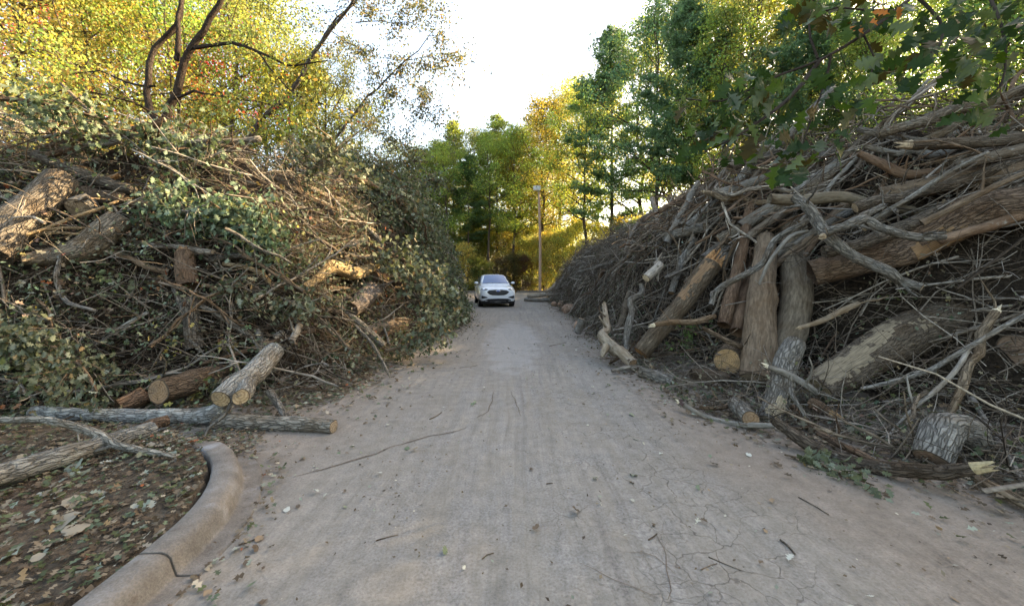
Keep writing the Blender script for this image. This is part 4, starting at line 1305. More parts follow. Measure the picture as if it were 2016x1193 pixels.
# ------------------------------------------------------------------ laying logs on the piles
_DD = np.concatenate([np.arange(1.4, 12, 0.02), np.arange(12, 46, 0.08)])


def surf(X, Y):
    g = np.where(poly_sd(X, Y, kpoly) > 0, bed_z(X, Y), 0.015)
    return np.maximum(np.maximum(left_h(X, Y)[0], right_h(X, Y)[0]), g)


def depth(x, y, clear=0.0):
    """how far ahead the sight line through photo pixel (x, y) meets a pile or the ground, with a height clearance"""
    X = (x - CX) * _DD / F; Z = CH - (y - HY) * _DD / F
    hit = np.nonzero(Z - clear < surf(X, _DD))[0]
    return float(_DD[hit[0]]) if len(hit) else 12.0


def lay(pts, dpx, clear=0.06, push=0.0, dz=None):
    """photo polyline + diameters in photo pixels -> points with depth, diameters in metres. Ends lie on the surface, the middle is straight between"""
    L = [0.0]
    for a, b in zip(pts[:-1], pts[1:]): L.append(L[-1] + math.hypot(b[0] - a[0], b[1] - a[1]))
    n = len(pts)
    rad = lambda d, i: dpx[min(int(i / max(n - 1, 1) * (len(dpx) - 1) + .5), len(dpx) - 1)] * d / F / 2
    def dd(i):
        d = depth(*pts[i][:2], clear)
        for _ in range(2): d = depth(*pts[i][:2], clear + rad(d, i) * 0.9)
        return d
    if dz: d0, d1 = dz
    else: d0, d1 = dd(0), dd(n - 1)
    if abs(d0 - d1) > 2.5: d0 = d1 = min(d0, d1) if dz is None else d0
    if dz: d0, d1 = dz
    ds = [1 / ((1 - l / L[-1]) / d0 + (l / L[-1]) / d1) for l in L]
    if not dz:
        sh = max(0.0, max(ds[i] - dd(i) for i in range(n)))
        ds = [d - min(sh, 0.9) * 0.8 - push for d in ds]
    k = len(dpx)
    dm = []
    for j in range(k):
        u = j / max(k - 1, 1) * (n - 1); i = min(int(u), n - 2); d = ds[i] + (ds[i + 1] - ds[i]) * (u - i)
        dm.append(dpx[j] * d / F)
    return [(p[0], p[1], d) for p, d in zip(pts, ds)], dm


def plog(label, pts, dpx, tint=BROWN, lichen=0.15, ends=('', ''), cutc=CUTY, clear=0.06, push=0.0, name='log', cat='log', dz=None, forks=(), **kw):
    W, dm = lay(pts, dpx, clear, push, dz)
    fk = []
    for (fp, fd, fe) in forks:
        # a fork starts at the nearest control point of the main stem and keeps its depth, drifting by the given amount
        j = min(range(len(W)), key=lambda i: math.hypot(W[i][0] - fp[0][0], W[i][1] - fp[0][1]))
        dj = W[j][2]
        tot = len(fp) - 1
        fk.append(([(q[0], q[1], dj + (q[2] if len(q) > 2 else 0.0)) for q in fp], [w * dj / F for w in fd], fe))
    return log(name, cat, label, W, dm, tint, lichen, ends, cutc, forks=fk, **kw)


def branch(label, pts, dpx, tint=GREY, lichen=0.2, **kw):
    kw.setdefault('sides', 8); kw.setdefault('knots', 2); kw.setdefault('amp', 0.09); kw.setdefault('step', 0.08); kw.setdefault('kink', 0.32); kw.setdefault('twigs', 3)
    return plog(label, pts, dpx, tint, lichen, name=kw.pop('name', 'branch'), cat=kw.pop('cat', 'branch'), **kw)


# ---- right pile
plog('thick upright grey-brown trunk section with a sawn foot, leaning on the right pile', [(1490, 752), (1492, 660), (1500, 585), (1504, 530), (1508, 470)], [62, 56, 50, 42, 34], BROWN, 0.25, ('c', ''), CUTG, dz=(5.35, 7.0), knots=5)
plog('tall smooth upright trunk just right of the thick grey-brown one', [(1535, 705), (1556, 630), (1568, 560), (1566, 500), (1562, 435)], [56, 54, 54, 50, 46], (0.14, 0.112, 0.08), 0.15, ('c', ''), CUTG, dz=(5.7, 7.2), knots=3, amp=0.05)
plog('slim curved trunk leaning left of the thick upright one', [(1425, 640), (1440, 575), (1458, 520), (1470, 440), (1478, 400)], [24, 23, 22, 20, 18], RED, 0.1, ('', ''), dz=(6.3, 7.5))
plog('reddish slim trunk with peeling bark between the upright trunks', [(1452, 655), (1462, 600), (1480, 545), (1488, 490)], [28, 27, 24, 20], RED, 0.05, ('', ''), dz=(6.2, 7.4), amp=0.12)
plog('long leaning log with an orange broken break near its top', [(1262, 695), (1300, 650), (1340, 602), (1375, 560), (1402, 520)], [32, 34, 34, 36, 36], (0.13, 0.10, 0.07), 0.15, ('c', 's'), (0.40, 0.22, 0.10), dz=(6.75, 7.1), splen=0.25, sides=44, step=0.03, amp=0.05, bare=[(0.55, 1.0, (-0.6, -0.6, 0.5), 0.6, (0.22, 0.135, 0.075))])
plog('grey upper length of log resting above the long broken one', [(1398, 530), (1425, 505), (1452, 478), (1475, 455)], [34, 30, 28, 24], GREY, 0.1, ('s', ''), (0.42, 0.25, 0.12), dz=(7.25, 7.6), splen=0.2)
plog('thin straight log lying just above the long broken log', [(1385, 512), (1420, 488), (1460, 462)], [20, 20, 18], GREY, 0.1, ('', ''), dz=(7.4, 7.7))
plog('mossy leaning log with a pale stripped foot in front of the uprights', [(1512, 832), (1530, 775), (1548, 720), (1565, 676)], [40, 42, 42, 36], GREY, 0.3, ('c', ''), (0.40, 0.34, 0.25), dz=(4.25, 5.0), knots=4, sides=44, step=0.025, amp=0.05, bare=[(0.0, 0.3, (-0.2, -0.9, 0.3), 0.7, (0.30, 0.24, 0.155))])
plog('short round log with a tan sawn face beside the upright trunks', [(1432, 712), (1452, 698), (1475, 684)], [54, 54, 54], BROWN, 0.2, ('c', ''), (0.44, 0.29, 0.15), dz=(5.85, 6.6), sides=18)
plog('great fallen trunk slanting up to the right with a pale barkless foot', [(1608, 768), (1690, 715), (1780, 662), (1880, 620), (1975, 588)], [58, 66, 74, 76, 74], (0.125, 0.098, 0.072), 0.2, ('c', ''), (0.40, 0.32, 0.20), dz=(4.75, 5.35), sides=72, step=0.022, knots=4, amp=0.05, bare=[(0.0, 0.42, (-0.45, -0.5, 0.75), 0.75, (0.235, 0.185, 0.125))])
plog('huge ridged reddish trunk across the upper right pile', [(1598, 538), (1680, 515), (1765, 490), (1850, 452), (1930, 420), (2040, 395), (2150, 372)], [52, 58, 64, 70, 76, 80, 82], (0.165, 0.115, 0.08), 0.03, ('', ''), dz=(5.9, 4.7), sides=56, step=0.035, knots=3, amp=0.05, bare=[(0.36, 0.52, (-0.2, -0.9, -0.5), 0.45, (0.26, 0.16, 0.085))])
plog('dark trunk running beneath the huge ridged trunk', [(1740, 560), (1850, 520), (1960, 480), (2090, 440)], [40, 46, 50, 52], DARK, 0.05, dz=(6.0, 5.2))
plog('red-brown rotten trunk low at the right edge', [(1700, 705), (1800, 690), (1900, 690), (2000, 692), (2100, 700)], [70, 78, 82, 84, 84], (0.15, 0.082, 0.052), 0.0, ('', ''), dz=(5.6, 4.9), sides=18, amp=0.1)
plog('pale sawn log end poking out at the right edge of the picture', [(2004, 688), (2050, 686), (2110, 684)], [62, 64, 64], RED, 0.1, ('c', ''), (0.27, 0.19, 0.14), dz=(4.5, 4.9), sides=18)
branch('bare branch curving down from the crest across the huge trunk', [(1563, 388), (1592, 412), (1622, 450), (1640, 482), (1690, 508), (1740, 535), (1780, 560), (1815, 566)], [18, 22, 22, 22, 20, 20, 18, 15], GREY, 0.15, dz=(5.6, 4.7), ends=('', 'c'), cutc=CUTG)
branch('straight smooth branch crossing over the curving one', [(1628, 455), (1660, 440), (1690, 436), (1730, 448), (1790, 462), (1862, 466)], [16, 17, 18, 17, 16, 12], GREY, 0.1, dz=(5.0, 4.6), ends=('c', ''), cutc=CUTG)
branch('short branch stub forking up under the smooth one', [(1622, 465), (1655, 448), (1700, 425), (1740, 405)], [13, 14, 13, 11], GREY, 0.1, dz=(5.1, 5.3), ends=('s', ''), splen=0.12)
branch('thick crest branch running right from the top of the uprights', [(1515, 392), (1580, 385), (1650, 385), (1730, 402), (1810, 420), (1850, 440)], [20, 22, 22, 20, 18, 14], (0.15, 0.125, 0.09), 0.1, dz=(6.1, 5.5))
branch('uppermost pale branch lying along the crest at the right edge', [(1690, 255), (1745, 275), (1800, 285), (1880, 284), (1960, 278), (2060, 262)], [12, 16, 18, 18, 17, 17], GREY, 0.25, dz=(6.6, 5.4))
branch('long grey branch just below the uppermost pale one', [(1700, 288), (1760, 300), (1840, 302), (1930, 294), (2060, 280)], [10, 14, 16, 16, 16], GREY, 0.2, dz=(6.4, 5.3))
branch('brown curving branch below the crest with a tapered tip', [(1690, 302), (1735, 318), (1790, 330), (1850, 338), (1910, 332)], [12, 18, 20, 18, 14], RED, 0.05, dz=(6.2, 5.6))
plog('thick log half buried below the crest at the right edge', [(1840, 325), (1920, 312), (2000, 304), (2100, 296)], [26, 32, 34, 34], (0.15, 0.115, 0.08), 0.1, dz=(5.9, 5.1))
plog('broad log lower down the stack at the right edge', [(1730, 385), (1820, 368), (1920, 350), (2010, 338), (2110, 328)], [30, 38, 42, 44, 44], BROWN, 0.1, dz=(6.0, 5.0))
branch('thin straight pole slanting up across the stacked logs', [(1690, 450), (1760, 405), (1850, 350), (1945, 300)], [8, 9, 9, 7], GREY, 0.1, dz=(5.4, 5.0))
branch('long thin branch rising to the right edge above the huge trunk', [(1815, 440), (1870, 415), (1930, 380), (1985, 352), (2050, 330)], [14, 13, 12, 10, 9], BROWN, 0.1, dz=(5.1, 4.6))
branch('broken stick standing upright with a pale snapped tip', [(1858, 835), (1880, 775), (1903, 712), (1938, 660), (1960, 615)], [12, 15, 16, 15, 14], (0.19, 0.145, 0.10), 0.05, dz=(3.75, 4.3), ends=('s', 's'), cutc=CUTP, splen=0.16)
branch('long thin grey branch leaning from the litter up to the right edge', [(1695, 765), (1760, 752), (1830, 728), (1900, 688), (1960, 650), (2040, 608)], [6, 8, 9, 9, 9, 9], (0.24, 0.22, 0.19), 0.2, dz=(4.4, 3.9))
branch('forked grey branch drooping beside the upright stick', [(1905, 690), (1880, 730), (1850, 770), (1800, 800), (1780, 830), (1745, 862)], [9, 8, 8, 6, 5, 4], (0.24, 0.22, 0.19), 0.2, dz=(4.1, 3.7), forks=[([(1800, 800), (1790, 770, 0.02), (1785, 742, 0.05)], [4, 4, 3], '')])
plog('grey elbow-shaped stump of wood lying at the front of the right pile', [(1834, 905), (1846, 870), (1868, 842), (1900, 848), (1928, 885)], [58, 60, 62, 56, 44], (0.22, 0.205, 0.18), 0.35, ('c', ''), (0.25, 0.17, 0.12), dz=(3.2, 3.5), sides=18, knots=2, step=0.06, name='stump')
plog('long rough-barked bough bordering the road at the lower right', [(1525, 828), (1570, 862), (1630, 895), (1700, 916), (1780, 926), (1850, 928), (1915, 922)], [18, 24, 27, 28, 27, 25, 20], DARK, 0.35, ('', 's'), (0.36, 0.29, 0.17), clear=0.03, splen=0.25, amp=0.12, knots=6, name='bough', cat='branch')
branch('brown branch running beside the rough-barked bough', [(1560, 800), (1600, 835), (1650, 868), (1700, 892), (1742, 916)], [10, 14, 14, 13, 8], RED, 0.1, clear=0.05)
branch('straight stick along the road edge under the sawn stubs', [(1340, 793), (1372, 812), (1420, 825), (1480, 832), (1528, 838)], [9, 10, 12, 12, 10], GREY, 0.15, clear=0.02, ends=('s', ''), cutc=CUTP, splen=0.08)
plog('short sawn billet facing the road near the leaning mossy log', [(1478, 826), (1462, 810), (1448, 795)], [34, 33, 30], GREY, 0.2, ('c', ''), CUTO, clear=0.02)
branch('thin curved branch hooked over the short sawn billet', [(1378, 803), (1405, 806), (1435, 800), (1462, 776)], [6, 8, 9, 10], BROWN, 0.1, clear=0.05)
plog('small log lying along the road edge beyond the stick', [(1262, 733), (1295, 744), (1325, 755)], [22, 26, 28], GREY, 0.15, ('', 'c'), CUTG, dz=(6.1, 5.7))
branch('flat bare stick lying across the road edge', [(1205, 731), (1240, 726), (1268, 724)], [7, 9, 8], PALE, 0.1, dz=(6.25, 6.4))
branch('pale twisted root-like limb at the foot of the right pile', [(1190, 598), (1194, 640), (1186, 668), (1205, 688), (1228, 694), (1246, 716)], [8, 12, 18, 24, 24, 20], (0.27, 0.225, 0.17), 0.1, dz=(8.2, 6.4), ends=('', 'c'), cutc=CUTO, forks=[([(1194, 680), (1188, 694, -0.1), (1185, 702, -0.15)], [14, 11, 7], '')])
branch('dead grey limb dangling near the twisted root-like one', [(1262, 560), (1245, 590), (1236, 630), (1236, 662), (1234, 690)], [9, 12, 14, 15, 9], GREY, 0.2, dz=(7.9, 7.0), ends=('', 's'), splen=0.06)
branch('short pale limb with a sawn tip above the dangling one', [(1272, 548), (1284, 534), (1294, 520)], [18, 17, 15], PALE, 0.2, dz=(7.6, 8.0), ends=('c', ''), cutc=CUTP)
branch('broken horizontal branch across the leaning log', [(1288, 640), (1320, 632), (1365, 628), (1408, 622)], [9, 12, 12, 9], (0.20, 0.14, 0.09), 0.05, dz=(6.2, 6.3), ends=('s', ''), cutc=CUTP, splen=0.14)
branch('stick slanting down to the round sawn log', [(1383, 645), (1420, 664), (1462, 684)], [8, 10, 10], BROWN, 0.1, dz=(5.8, 5.7))
plog('torn wedge of orange wood in the litter by the great trunk', [(1598, 792), (1620, 804), (1636, 814)], [22, 20, 15], RED, 0.0, ('', 's'), (0.42, 0.25, 0.12), dz=(4.35, 4.15), splen=0.16)
branch('thin dead branch standing before the mossy leaning log', [(1557, 740), (1562, 780), (1580, 815), (1592, 860)], [6, 9, 8, 5], GREY, 0.2, dz=(4.4, 3.95))
branch('stub of grey branch crossing the mossy leaning log', [(1512, 722), (1545, 736), (1580, 752), (1610, 775)], [9, 13, 14, 12], GREY, 0.1, dz=(4.6, 4.4), ends=('s', ''), cutc=CUTP, splen=0.1)
plog('grey log with a sawn orange face high on the middle of the right pile', [(1390, 446), (1355, 455), (1310, 468)], [20, 21, 20], GREY, 0.2, ('c', ''), CUTY, clear=0.15)
branch('crest branch pointing left above the grey sawn log', [(1388, 378), (1430, 392), (1480, 398), (1530, 400)], [8, 11, 12, 12], (0.20, 0.15, 0.10), 0.1, dz=(8.0, 7.2), ends=('s', ''), splen=0.1)
branch('second crest branch below the one pointing left', [(1405, 372), (1440, 384), (1500, 372), (1560, 378)], [6, 8, 9, 9], PALE, 0.1, dz=(7.8, 7.0))
plog('stick end lying on the road shoulder at the lower right corner', [(1928, 945), (1965, 965), (2016, 990), (2060, 1012)], [18, 20, 22, 22], (0.24, 0.185, 0.13), 0.1, ('c', ''), CUTG, clear=0.02)
branch('grey branch wound upright round the slim trunks', [(1400, 600), (1440, 555), (1500, 520), (1530, 470), (1570, 440), (1600, 430)], [10, 12, 12, 12, 11, 10], GREY, 0.15, dz=(6.0, 5.7))
branch('fine branch hanging before the tall smooth trunk', [(1590, 455), (1550, 470), (1520, 505), (1495, 560)], [7, 8, 7, 5], GREY, 0.1, dz=(5.7, 5.8))
plog('stump of log lying flat in the litter by the billet', [(1360, 735), (1395, 740), (1432, 745)], [20, 24, 22], DARK, 0.15, ('', ''), dz=(5.5, 5.4))
branch('slim branch crossing low before the great fallen trunk', [(1575, 645), (1610, 632), (1650, 615), (1690, 598)], [8, 11, 12, 11], (0.22, 0.17, 0.12), 0.1, dz=(5.3, 5.3), ends=('s', ''), splen=0.06)

# logs and stones at the far foot of the right pile
for i, (lab, pts, dpx, tint, ends) in enumerate([
    ('pale log end poking out beside the car at the far foot of the right pile', [(1040, 583), (1062, 581), (1085, 578)], [7, 8, 8], PALE, ('c', '')),
    ('lower of the two pale logs beside the car', [(1032, 590), (1055, 591), (1082, 590)], [6, 7, 7], GREY, ('c', '')),
    ('forked pale limb rising above the two far logs', [(1074, 575), (1088, 566), (1094, 556)], [7, 6, 4], PALE, ('', '')),
    ('grey stump of log standing beside the big orange stone', [(1136, 655), (1142, 640), (1146, 628)], [16, 16, 15], GREY, ('', 'c')),
]):
    plog(lab, pts, dpx, tint, 0.15, ends, CUTY, clear=0.03)


def stone(label, x, y, wpx, hpx, seed):
    d = depth(x, y, 0.0) - 0.1
    c = P(x, y, d); rx, rz = wpx / 2 * d / F, hpx / 2 * d / F
    c.z = max(c.z, rz * 0.8)
    import bmesh
    bm = bmesh.new(); bmesh.ops.create_icosphere(bm, subdivisions=3, radius=1)
    for v in bm.verts:
        n = v.co.copy()
        f = 1 + 0.28 * nz(n, 1.3, seed) + 0.10 * nz(n, 3.5, seed)
        n = Vector([math.copysign(abs(q) ** 0.85, q) for q in n])
        v.co = Vector((n.x * rx * f, n.y * rx * 0.85 * f, n.z * rz * f))
    me = bpy.data.meshes.new('stone'); bm.to_mesh(me); bm.free(); me.materials.append(M['rock'])
    o = obj('stone', me, None, c); o.rotation_euler.z = seed
    return tag(o, label, 'stone', 'stones at the foot of the right pile')


stone('small round orange stone farthest along the foot of the right pile', 1091, 603, 13, 11, 1.0)
stone('tall reddish stone leaning beside the small round one', 1104, 600, 12, 16, 2.0)
stone('broad orange-brown boulder in the middle of the stones', 1120, 614, 28, 20, 3.3)
stone('clay-stained angular stone nearest the twisted limb', 1141, 650, 24, 22, 4.1)

# ---- left pile
plog('long grey lichen-spotted log lying across the front of the left pile', [(66, 812), (150, 815), (250, 818), (330, 820), (395, 822), (440, 812)], [24, 25, 26, 28, 34, 38], (0.27, 0.275, 0.26), 0.6, ('c', ''), CUTG, dz=(4.25, 4.15), sides=16, knots=4)
plog('short sawn log in line with the long grey one, its end toward the road', [(430, 832), (500, 834), (580, 836), (657, 840)], [38, 33, 28, 27], (0.23, 0.21, 0.175), 0.4, ('', 'c'), CUTG, dz=(4.1, 3.92), sides=16)
plog('forked silvery log with two round sawn faces above the kerb', [(540, 690), (512, 722), (484, 750), (458, 768), (434, 785)], [36, 42, 44, 42, 38], (0.27, 0.262, 0.235), 0.45, ('', 'c'), (0.46, 0.34, 0.20), dz=(5.0, 3.98), sides=16,
     forks=[([(484, 752), (484, 768, -0.25), (474, 782, -0.55)], [30, 30, 27], 'c')])
plog('rough brown log with an orange sawn face behind the grey logs', [(312, 772), (350, 760), (395, 748), (432, 738)], [50, 48, 46, 42], DARK, 0.1, ('c', ''), CUTO, dz=(4.35, 5.2), sides=16)
plog('dark stub of root beside the orange sawn face', [(232, 800), (258, 792), (285, 778)], [30, 34, 36], RED, 0.0, ('', ''), dz=(4.4, 4.6))
plog('grey lichened log running off the left edge above the bed', [(-60, 950), (30, 928), (110, 902), (190, 878), (250, 860), (300, 845)], [44, 42, 40, 36, 32, 28], (0.22, 0.215, 0.195), 0.5, ('', 'c'), CUTG, dz=(2.55, 3.55), sides=16, knots=3)
plog('split brown log lying just above the lichened one at the left edge', [(-40, 852), (30, 848), (95, 842)], [34, 34, 30], RED, 0.05, ('', 's'), (0.26, 0.17, 0.10), dz=(4.1, 4.2), splen=0.15)
plog('reddish broken log beneath the long grey one', [(200, 872), (250, 862), (300, 838), (330, 828)], [22, 26, 26, 22], RED, 0.05, ('', ''), dz=(3.75, 3.95))
branch('crooked grey branch over the bed ending in a point by the kerb', [(-30, 824), (60, 826), (130, 838), (200, 858), (240, 876), (290, 894), (345, 898)], [12, 13, 14, 16, 16, 14, 8], (0.25, 0.235, 0.20), 0.3, dz=(3.5, 3.05), forks=[([(200, 858), (160, 888, -0.06), (128, 908, -0.12), (112, 950, -0.26), (75, 985, -0.4), (30, 1000, -0.46), (-20, 1004, -0.5)], [13, 13, 12, 12, 11, 9, 8], '')])
branch('thin blue-grey stick pushed under the long grey log', [(275, 868), (300, 852), (330, 838)], [9, 10, 9], (0.26, 0.27, 0.27), 0.5, dz=(3.75, 3.95))
branch('thin forked twig hanging from the forked silvery log', [(400, 865), (415, 842), (440, 815), (455, 795)], [4, 6, 7, 7], GREY, 0.1, dz=(3.75, 3.9))
branch('short leaning stub between the silvery log and the sawn one', [(530, 770), (545, 795), (562, 820)], [13, 14, 13], GREY, 0.2, dz=(4.7, 4.2))
plog('big grey trunk section slanting up to its sawn end at the far left', [(-20, 505), (30, 445), (75, 400), (122, 355)], [60, 62, 60, 56], (0.15, 0.13, 0.105), 0.2, ('', 'c'), CUTG, clear=0.20, sides=16)
plog('round log seen end-on beside the big grey trunk section', [(156, 412), (168, 408), (185, 400)], [44, 44, 44], GREY, 0.2, ('c', ''), (0.40, 0.33, 0.24), clear=0.20, sides=16)
plog('bent trunk with flaking bark below the end-on log', [(45, 512), (110, 505), (160, 488), (195, 455), (235, 430)], [24, 34, 46, 46, 42], (0.21, 0.18, 0.14), 0.2, ('', ''), clear=0.18, amp=0.1, sides=16)
plog('long dark log slanting across the upper left pile', [(60, 305), (120, 325), (185, 352), (262, 375)], [16, 20, 22, 18], (0.12, 0.105, 0.085), 0.3, clear=0.22)
branch('orange split rail beside the long dark log', [(128, 330), (165, 338), (205, 350), (235, 345)], [8, 12, 13, 10], (0.34, 0.19, 0.09), 0.0, clear=0.22)
plog('dark log end under the long dark log', [(168, 378), (200, 388), (245, 395)], [28, 30, 28], DARK, 0.05, clear=0.18)
plog('shaggy brown post of wood standing in the left pile', [(372, 565), (367, 530), (364, 498)], [34, 32, 30], RED, 0.0, ('', 's'), (0.30, 0.18, 0.10), clear=0.20, splen=0.08)
plog('dim grey upright stub under the shaggy brown post', [(384, 690), (380, 640), (374, 590)], [32, 30, 28], (0.13, 0.115, 0.095), 0.1, clear=0.12)
branch('smooth grey limb sticking out right of the shaggy post', [(412, 512), (450, 505), (500, 505)], [11, 13, 12], GREY, 0.2, clear=0.20)
branch('tan branch bent down under the smooth grey limb', [(440, 520), (480, 528), (510, 540), (530, 556)], [9, 9, 10, 10], (0.21, 0.16, 0.10), 0.05, clear=0.20)
branch('pale torn limb with a long splintered tongue catching the sun', [(598, 566), (625, 548), (660, 530), (700, 532), (728, 528)], [14, 18, 26, 28, 20], (0.36, 0.27, 0.15), 0.0, ends=('', 's'), cutc=(0.60, 0.46, 0.25), clear=0.25, splen=0.5)
branch('upright snapped peg on the pale torn limb', [(684, 528), (686, 515), (686, 503)], [14, 11, 8], (0.36, 0.27, 0.15), 0.0, clear=0.30)
branch('dark brown broken branch pointing at the road below the torn limb', [(735, 543), (765, 550), (800, 564)], [18, 17, 12], (0.13, 0.085, 0.055), 0.0, ends=('', 's'), cutc=CUTO, clear=0.28, splen=0.1)
branch('curved branch arching over the dark brown broken one', [(690, 505), (725, 515), (760, 530), (782, 545), (797, 556)], [8, 12, 13, 13, 10], (0.17, 0.14, 0.10), 0.1, clear=0.28)
plog('thin round sawn disc end facing out above the torn limb', [(690, 484), (700, 480), (715, 474)], [13, 13, 13], GREY, 0.1, ('c', ''), CUTP, clear=0.25)
plog('grey-pink trunk section under the torn limb', [(690, 610), (712, 592), (735, 572)], [34, 36, 36], (0.22, 0.18, 0.15), 0.1, clear=0.16)
plog('sawn log lying level at the roadside foot of the left pile', [(716, 652), (750, 642), (797, 634)], [20, 22, 22], (0.20, 0.155, 0.115), 0.1, ('', 'c'), CUTO, clear=0.14)
plog('darker log under the level roadside one', [(728, 662), (760, 655), (798, 650)], [14, 16, 16], DARK, 0.2, ('', 'c'), CUTG, clear=0.10)
branch('thin branch trailing from the left pile on to the road', [(700, 640), (728, 672), (748, 705), (768, 742)], [4, 6, 6, 4], (0.24, 0.21, 0.17), 0.1, dz=(6.6, 5.9))
plog('tiny bright sawn disc in the dark middle of the left pile', [(540, 663), (546, 660), (556, 655)], [11, 11, 11], GREY, 0.1, ('c', ''), (0.70, 0.64, 0.54), clear=0.16)
branch('upright grey stub right of the tiny bright disc', [(574, 672), (582, 656), (590, 640)], [11, 13, 12], GREY, 0.1, clear=0.16)
branch('grey stub above the silvery forked log', [(505, 650), (512, 668), (518, 690)], [10, 13, 14], GREY, 0.2, clear=0.14)
branch('bowed grey branch curving down the left pile below the shaggy post', [(338, 560), (352, 600), (362, 640), (378, 668), (396, 692)], [7, 10, 10, 9, 7], GREY, 0.15, clear=0.24)
branch('stout grey branch running down right from the grey stub', [(386, 598), (420, 610), (455, 635), (490, 660)], [8, 10, 11, 9], GREY, 0.2, clear=0.20)
branch('white crooked stick standing out at the left of the pile', [(122, 500), (114, 540), (118, 578), (140, 600), (190, 612)], [7, 8, 8, 8, 5], (0.30, 0.28, 0.25), 0.3, clear=0.28)
branch('pale branch sweeping up toward the shaggy post', [(150, 690), (200, 672), (250, 640), (292, 615)], [5, 7, 8, 6], (0.27, 0.26, 0.23), 0.3, clear=0.24)
branch('dark arching branch high on the sunny middle of the left pile', [(470, 445), (530, 440), (580, 450), (630, 475), (668, 498)], [5, 7, 8, 8, 6], (0.10, 0.08, 0.065), 0.1, clear=0.30)
branch('slender pole slanting above the far left crest', [(120, 165), (160, 200), (200, 240), (235, 272)], [5, 6, 7, 7], (0.19, 0.16, 0.12), 0.1, dz=(6.6, 6.3))
branch('grey branch lying in the upper twigs at the far left', [(55, 280), (110, 262), (170, 255), (215, 262), (270, 275)], [5, 7, 8, 7, 5], GREY, 0.25, clear=0.3)
branch('pale limb sunk in the crest twigs left of the forked tree', [(165, 285), (200, 275), (235, 276)], [10, 14, 12], (0.24, 0.24, 0.23), 0.4, clear=0.26)
branch('dark limb lying on the crest under the leaning tree', [(425, 285), (460, 292), (505, 298)], [7, 8, 6], DARK, 0.1, clear=0.28)
for i, (lab, pts) in enumerate([
    ('uppermost of three thin tan rods crossing the big grey trunk section', [(0, 478), (80, 455), (150, 430), (232, 396)]),
    ('middle one of three thin tan rods crossing the big grey trunk section', [(10, 470), (60, 458), (120, 452), (170, 450)]),
    ('lowest of three thin tan rods crossing the big grey trunk section', [(40, 468), (100, 464), (160, 462)])]):
    branch(lab, pts, [6, 6, 5], (0.30, 0.22, 0.13), 0.0, clear=0.34)

# ---- countless-looking but separate middling branches strewn over both piles
random.seed(21)
BP = []
for k in range(12):
    bk = Bk()
    pts = limb_pts((-0.5, 0, 0), (1, 0, 0), 1.0, 9, 0.0, 0.13 + 0.04 * (k % 4))
    mid = sum(pts, Vector()) / len(pts)
    pts = [p - mid for p in pts]
    V, Fq, B, (r0, r1, C) = tube(pts, [0.013, 0.012, 0.011, 0.009, 0.006], 6, 9.0, 0.14, 2, k * 1.7)
    o_ = bk.add(V, Fq, B); bk.cap([o_ + i for i in r0]); bk.cap([o_ + i for i in r1])
    for j in range(6):
        i = random.randint(1, 8)
        q = limb_pts(pts[i], Vector((0.8, random.gauss(0, .6), random.gauss(0, .6))), random.uniform(0.15, 0.38), 3, 0.0, 0.2)
        V, Fq, B, (r0, r1, C) = tube(q, [0.007, 0.003], 5, 0.07, 0.1, 0, k)
        bk.add(V, Fq, B)
    BP.append(bk.mesh('branch', M['bark'], Vector()))


def tone(t):
    lum = sum(t) / 3
    if lum > 0.235: return 'pale'
    if lum > 0.195: return 'silvery'
    if t[0] > t[2] * 2.1: return 'reddish'
    if lum > 0.165: return 'grey'
    if lum > 0.125: return 'tan'
    return 'brown'


def number(items, what, where):
    """items: (object, tone word, world x over y): label each by its tone and its place from the left"""
    for w in sorted({i[1] for i in items}):
        row = sorted([i for i in items if i[1] == w], key=lambda i: i[2])
        for k, (o, _, _) in enumerate(row):
            o['label'] = '%s %s %s%s %s' % (ordw(k), w, what, '' if k == 0 else ' from the left', where)


def strew(hf, bx, n, smax, pref, spread, lift, lmin, lmax, tints, label, group, ymax, zmin=0.0):
    p, N, s = sample_pile(hf, n * 3, bx, smax, 0.2, 0.8)
    keep = np.nonzero((p[:, 1] < ymax) & ((p[:, 2] > zmin) | (rng.random(len(p)) < 0.06)) & (np.abs(p[:, 0]) < p[:, 1] * 1.34))[0][:n]
    d = tangent_dirs(N, pref, spread)
    made = []
    for i in keep:
        x = Vector(d[i]); nn = Vector(N[i]); y = nn.cross(x).normalized(); z = x.cross(y)
        o = bpy.data.objects.new('branch', random.choice(BP))
        sc = random.uniform(lmin, lmax)
        o.matrix_basis = Matrix.Translation(Vector(p[i]) + nn * random.uniform(0.06, lift)) @ Matrix((x, y, z)).transposed().to_4x4() @ Matrix.Diagonal((sc, sc * random.uniform(.6, 1.2), sc * random.uniform(.6, 1.2), 1))
        COL.objects.link(o)
        t = random.choice(tints); f = random.uniform(0.85, 1.18)
        made.append((o, tone(t), p[i][0] / p[i][1]))
        o.color = (t[0] * f, t[1] * f, t[2] * f, 1 - random.choice((0.0, 0.1, 0.3)))
        tag(o, label, 'branch', group)
    number(made, 'bare branch', label)


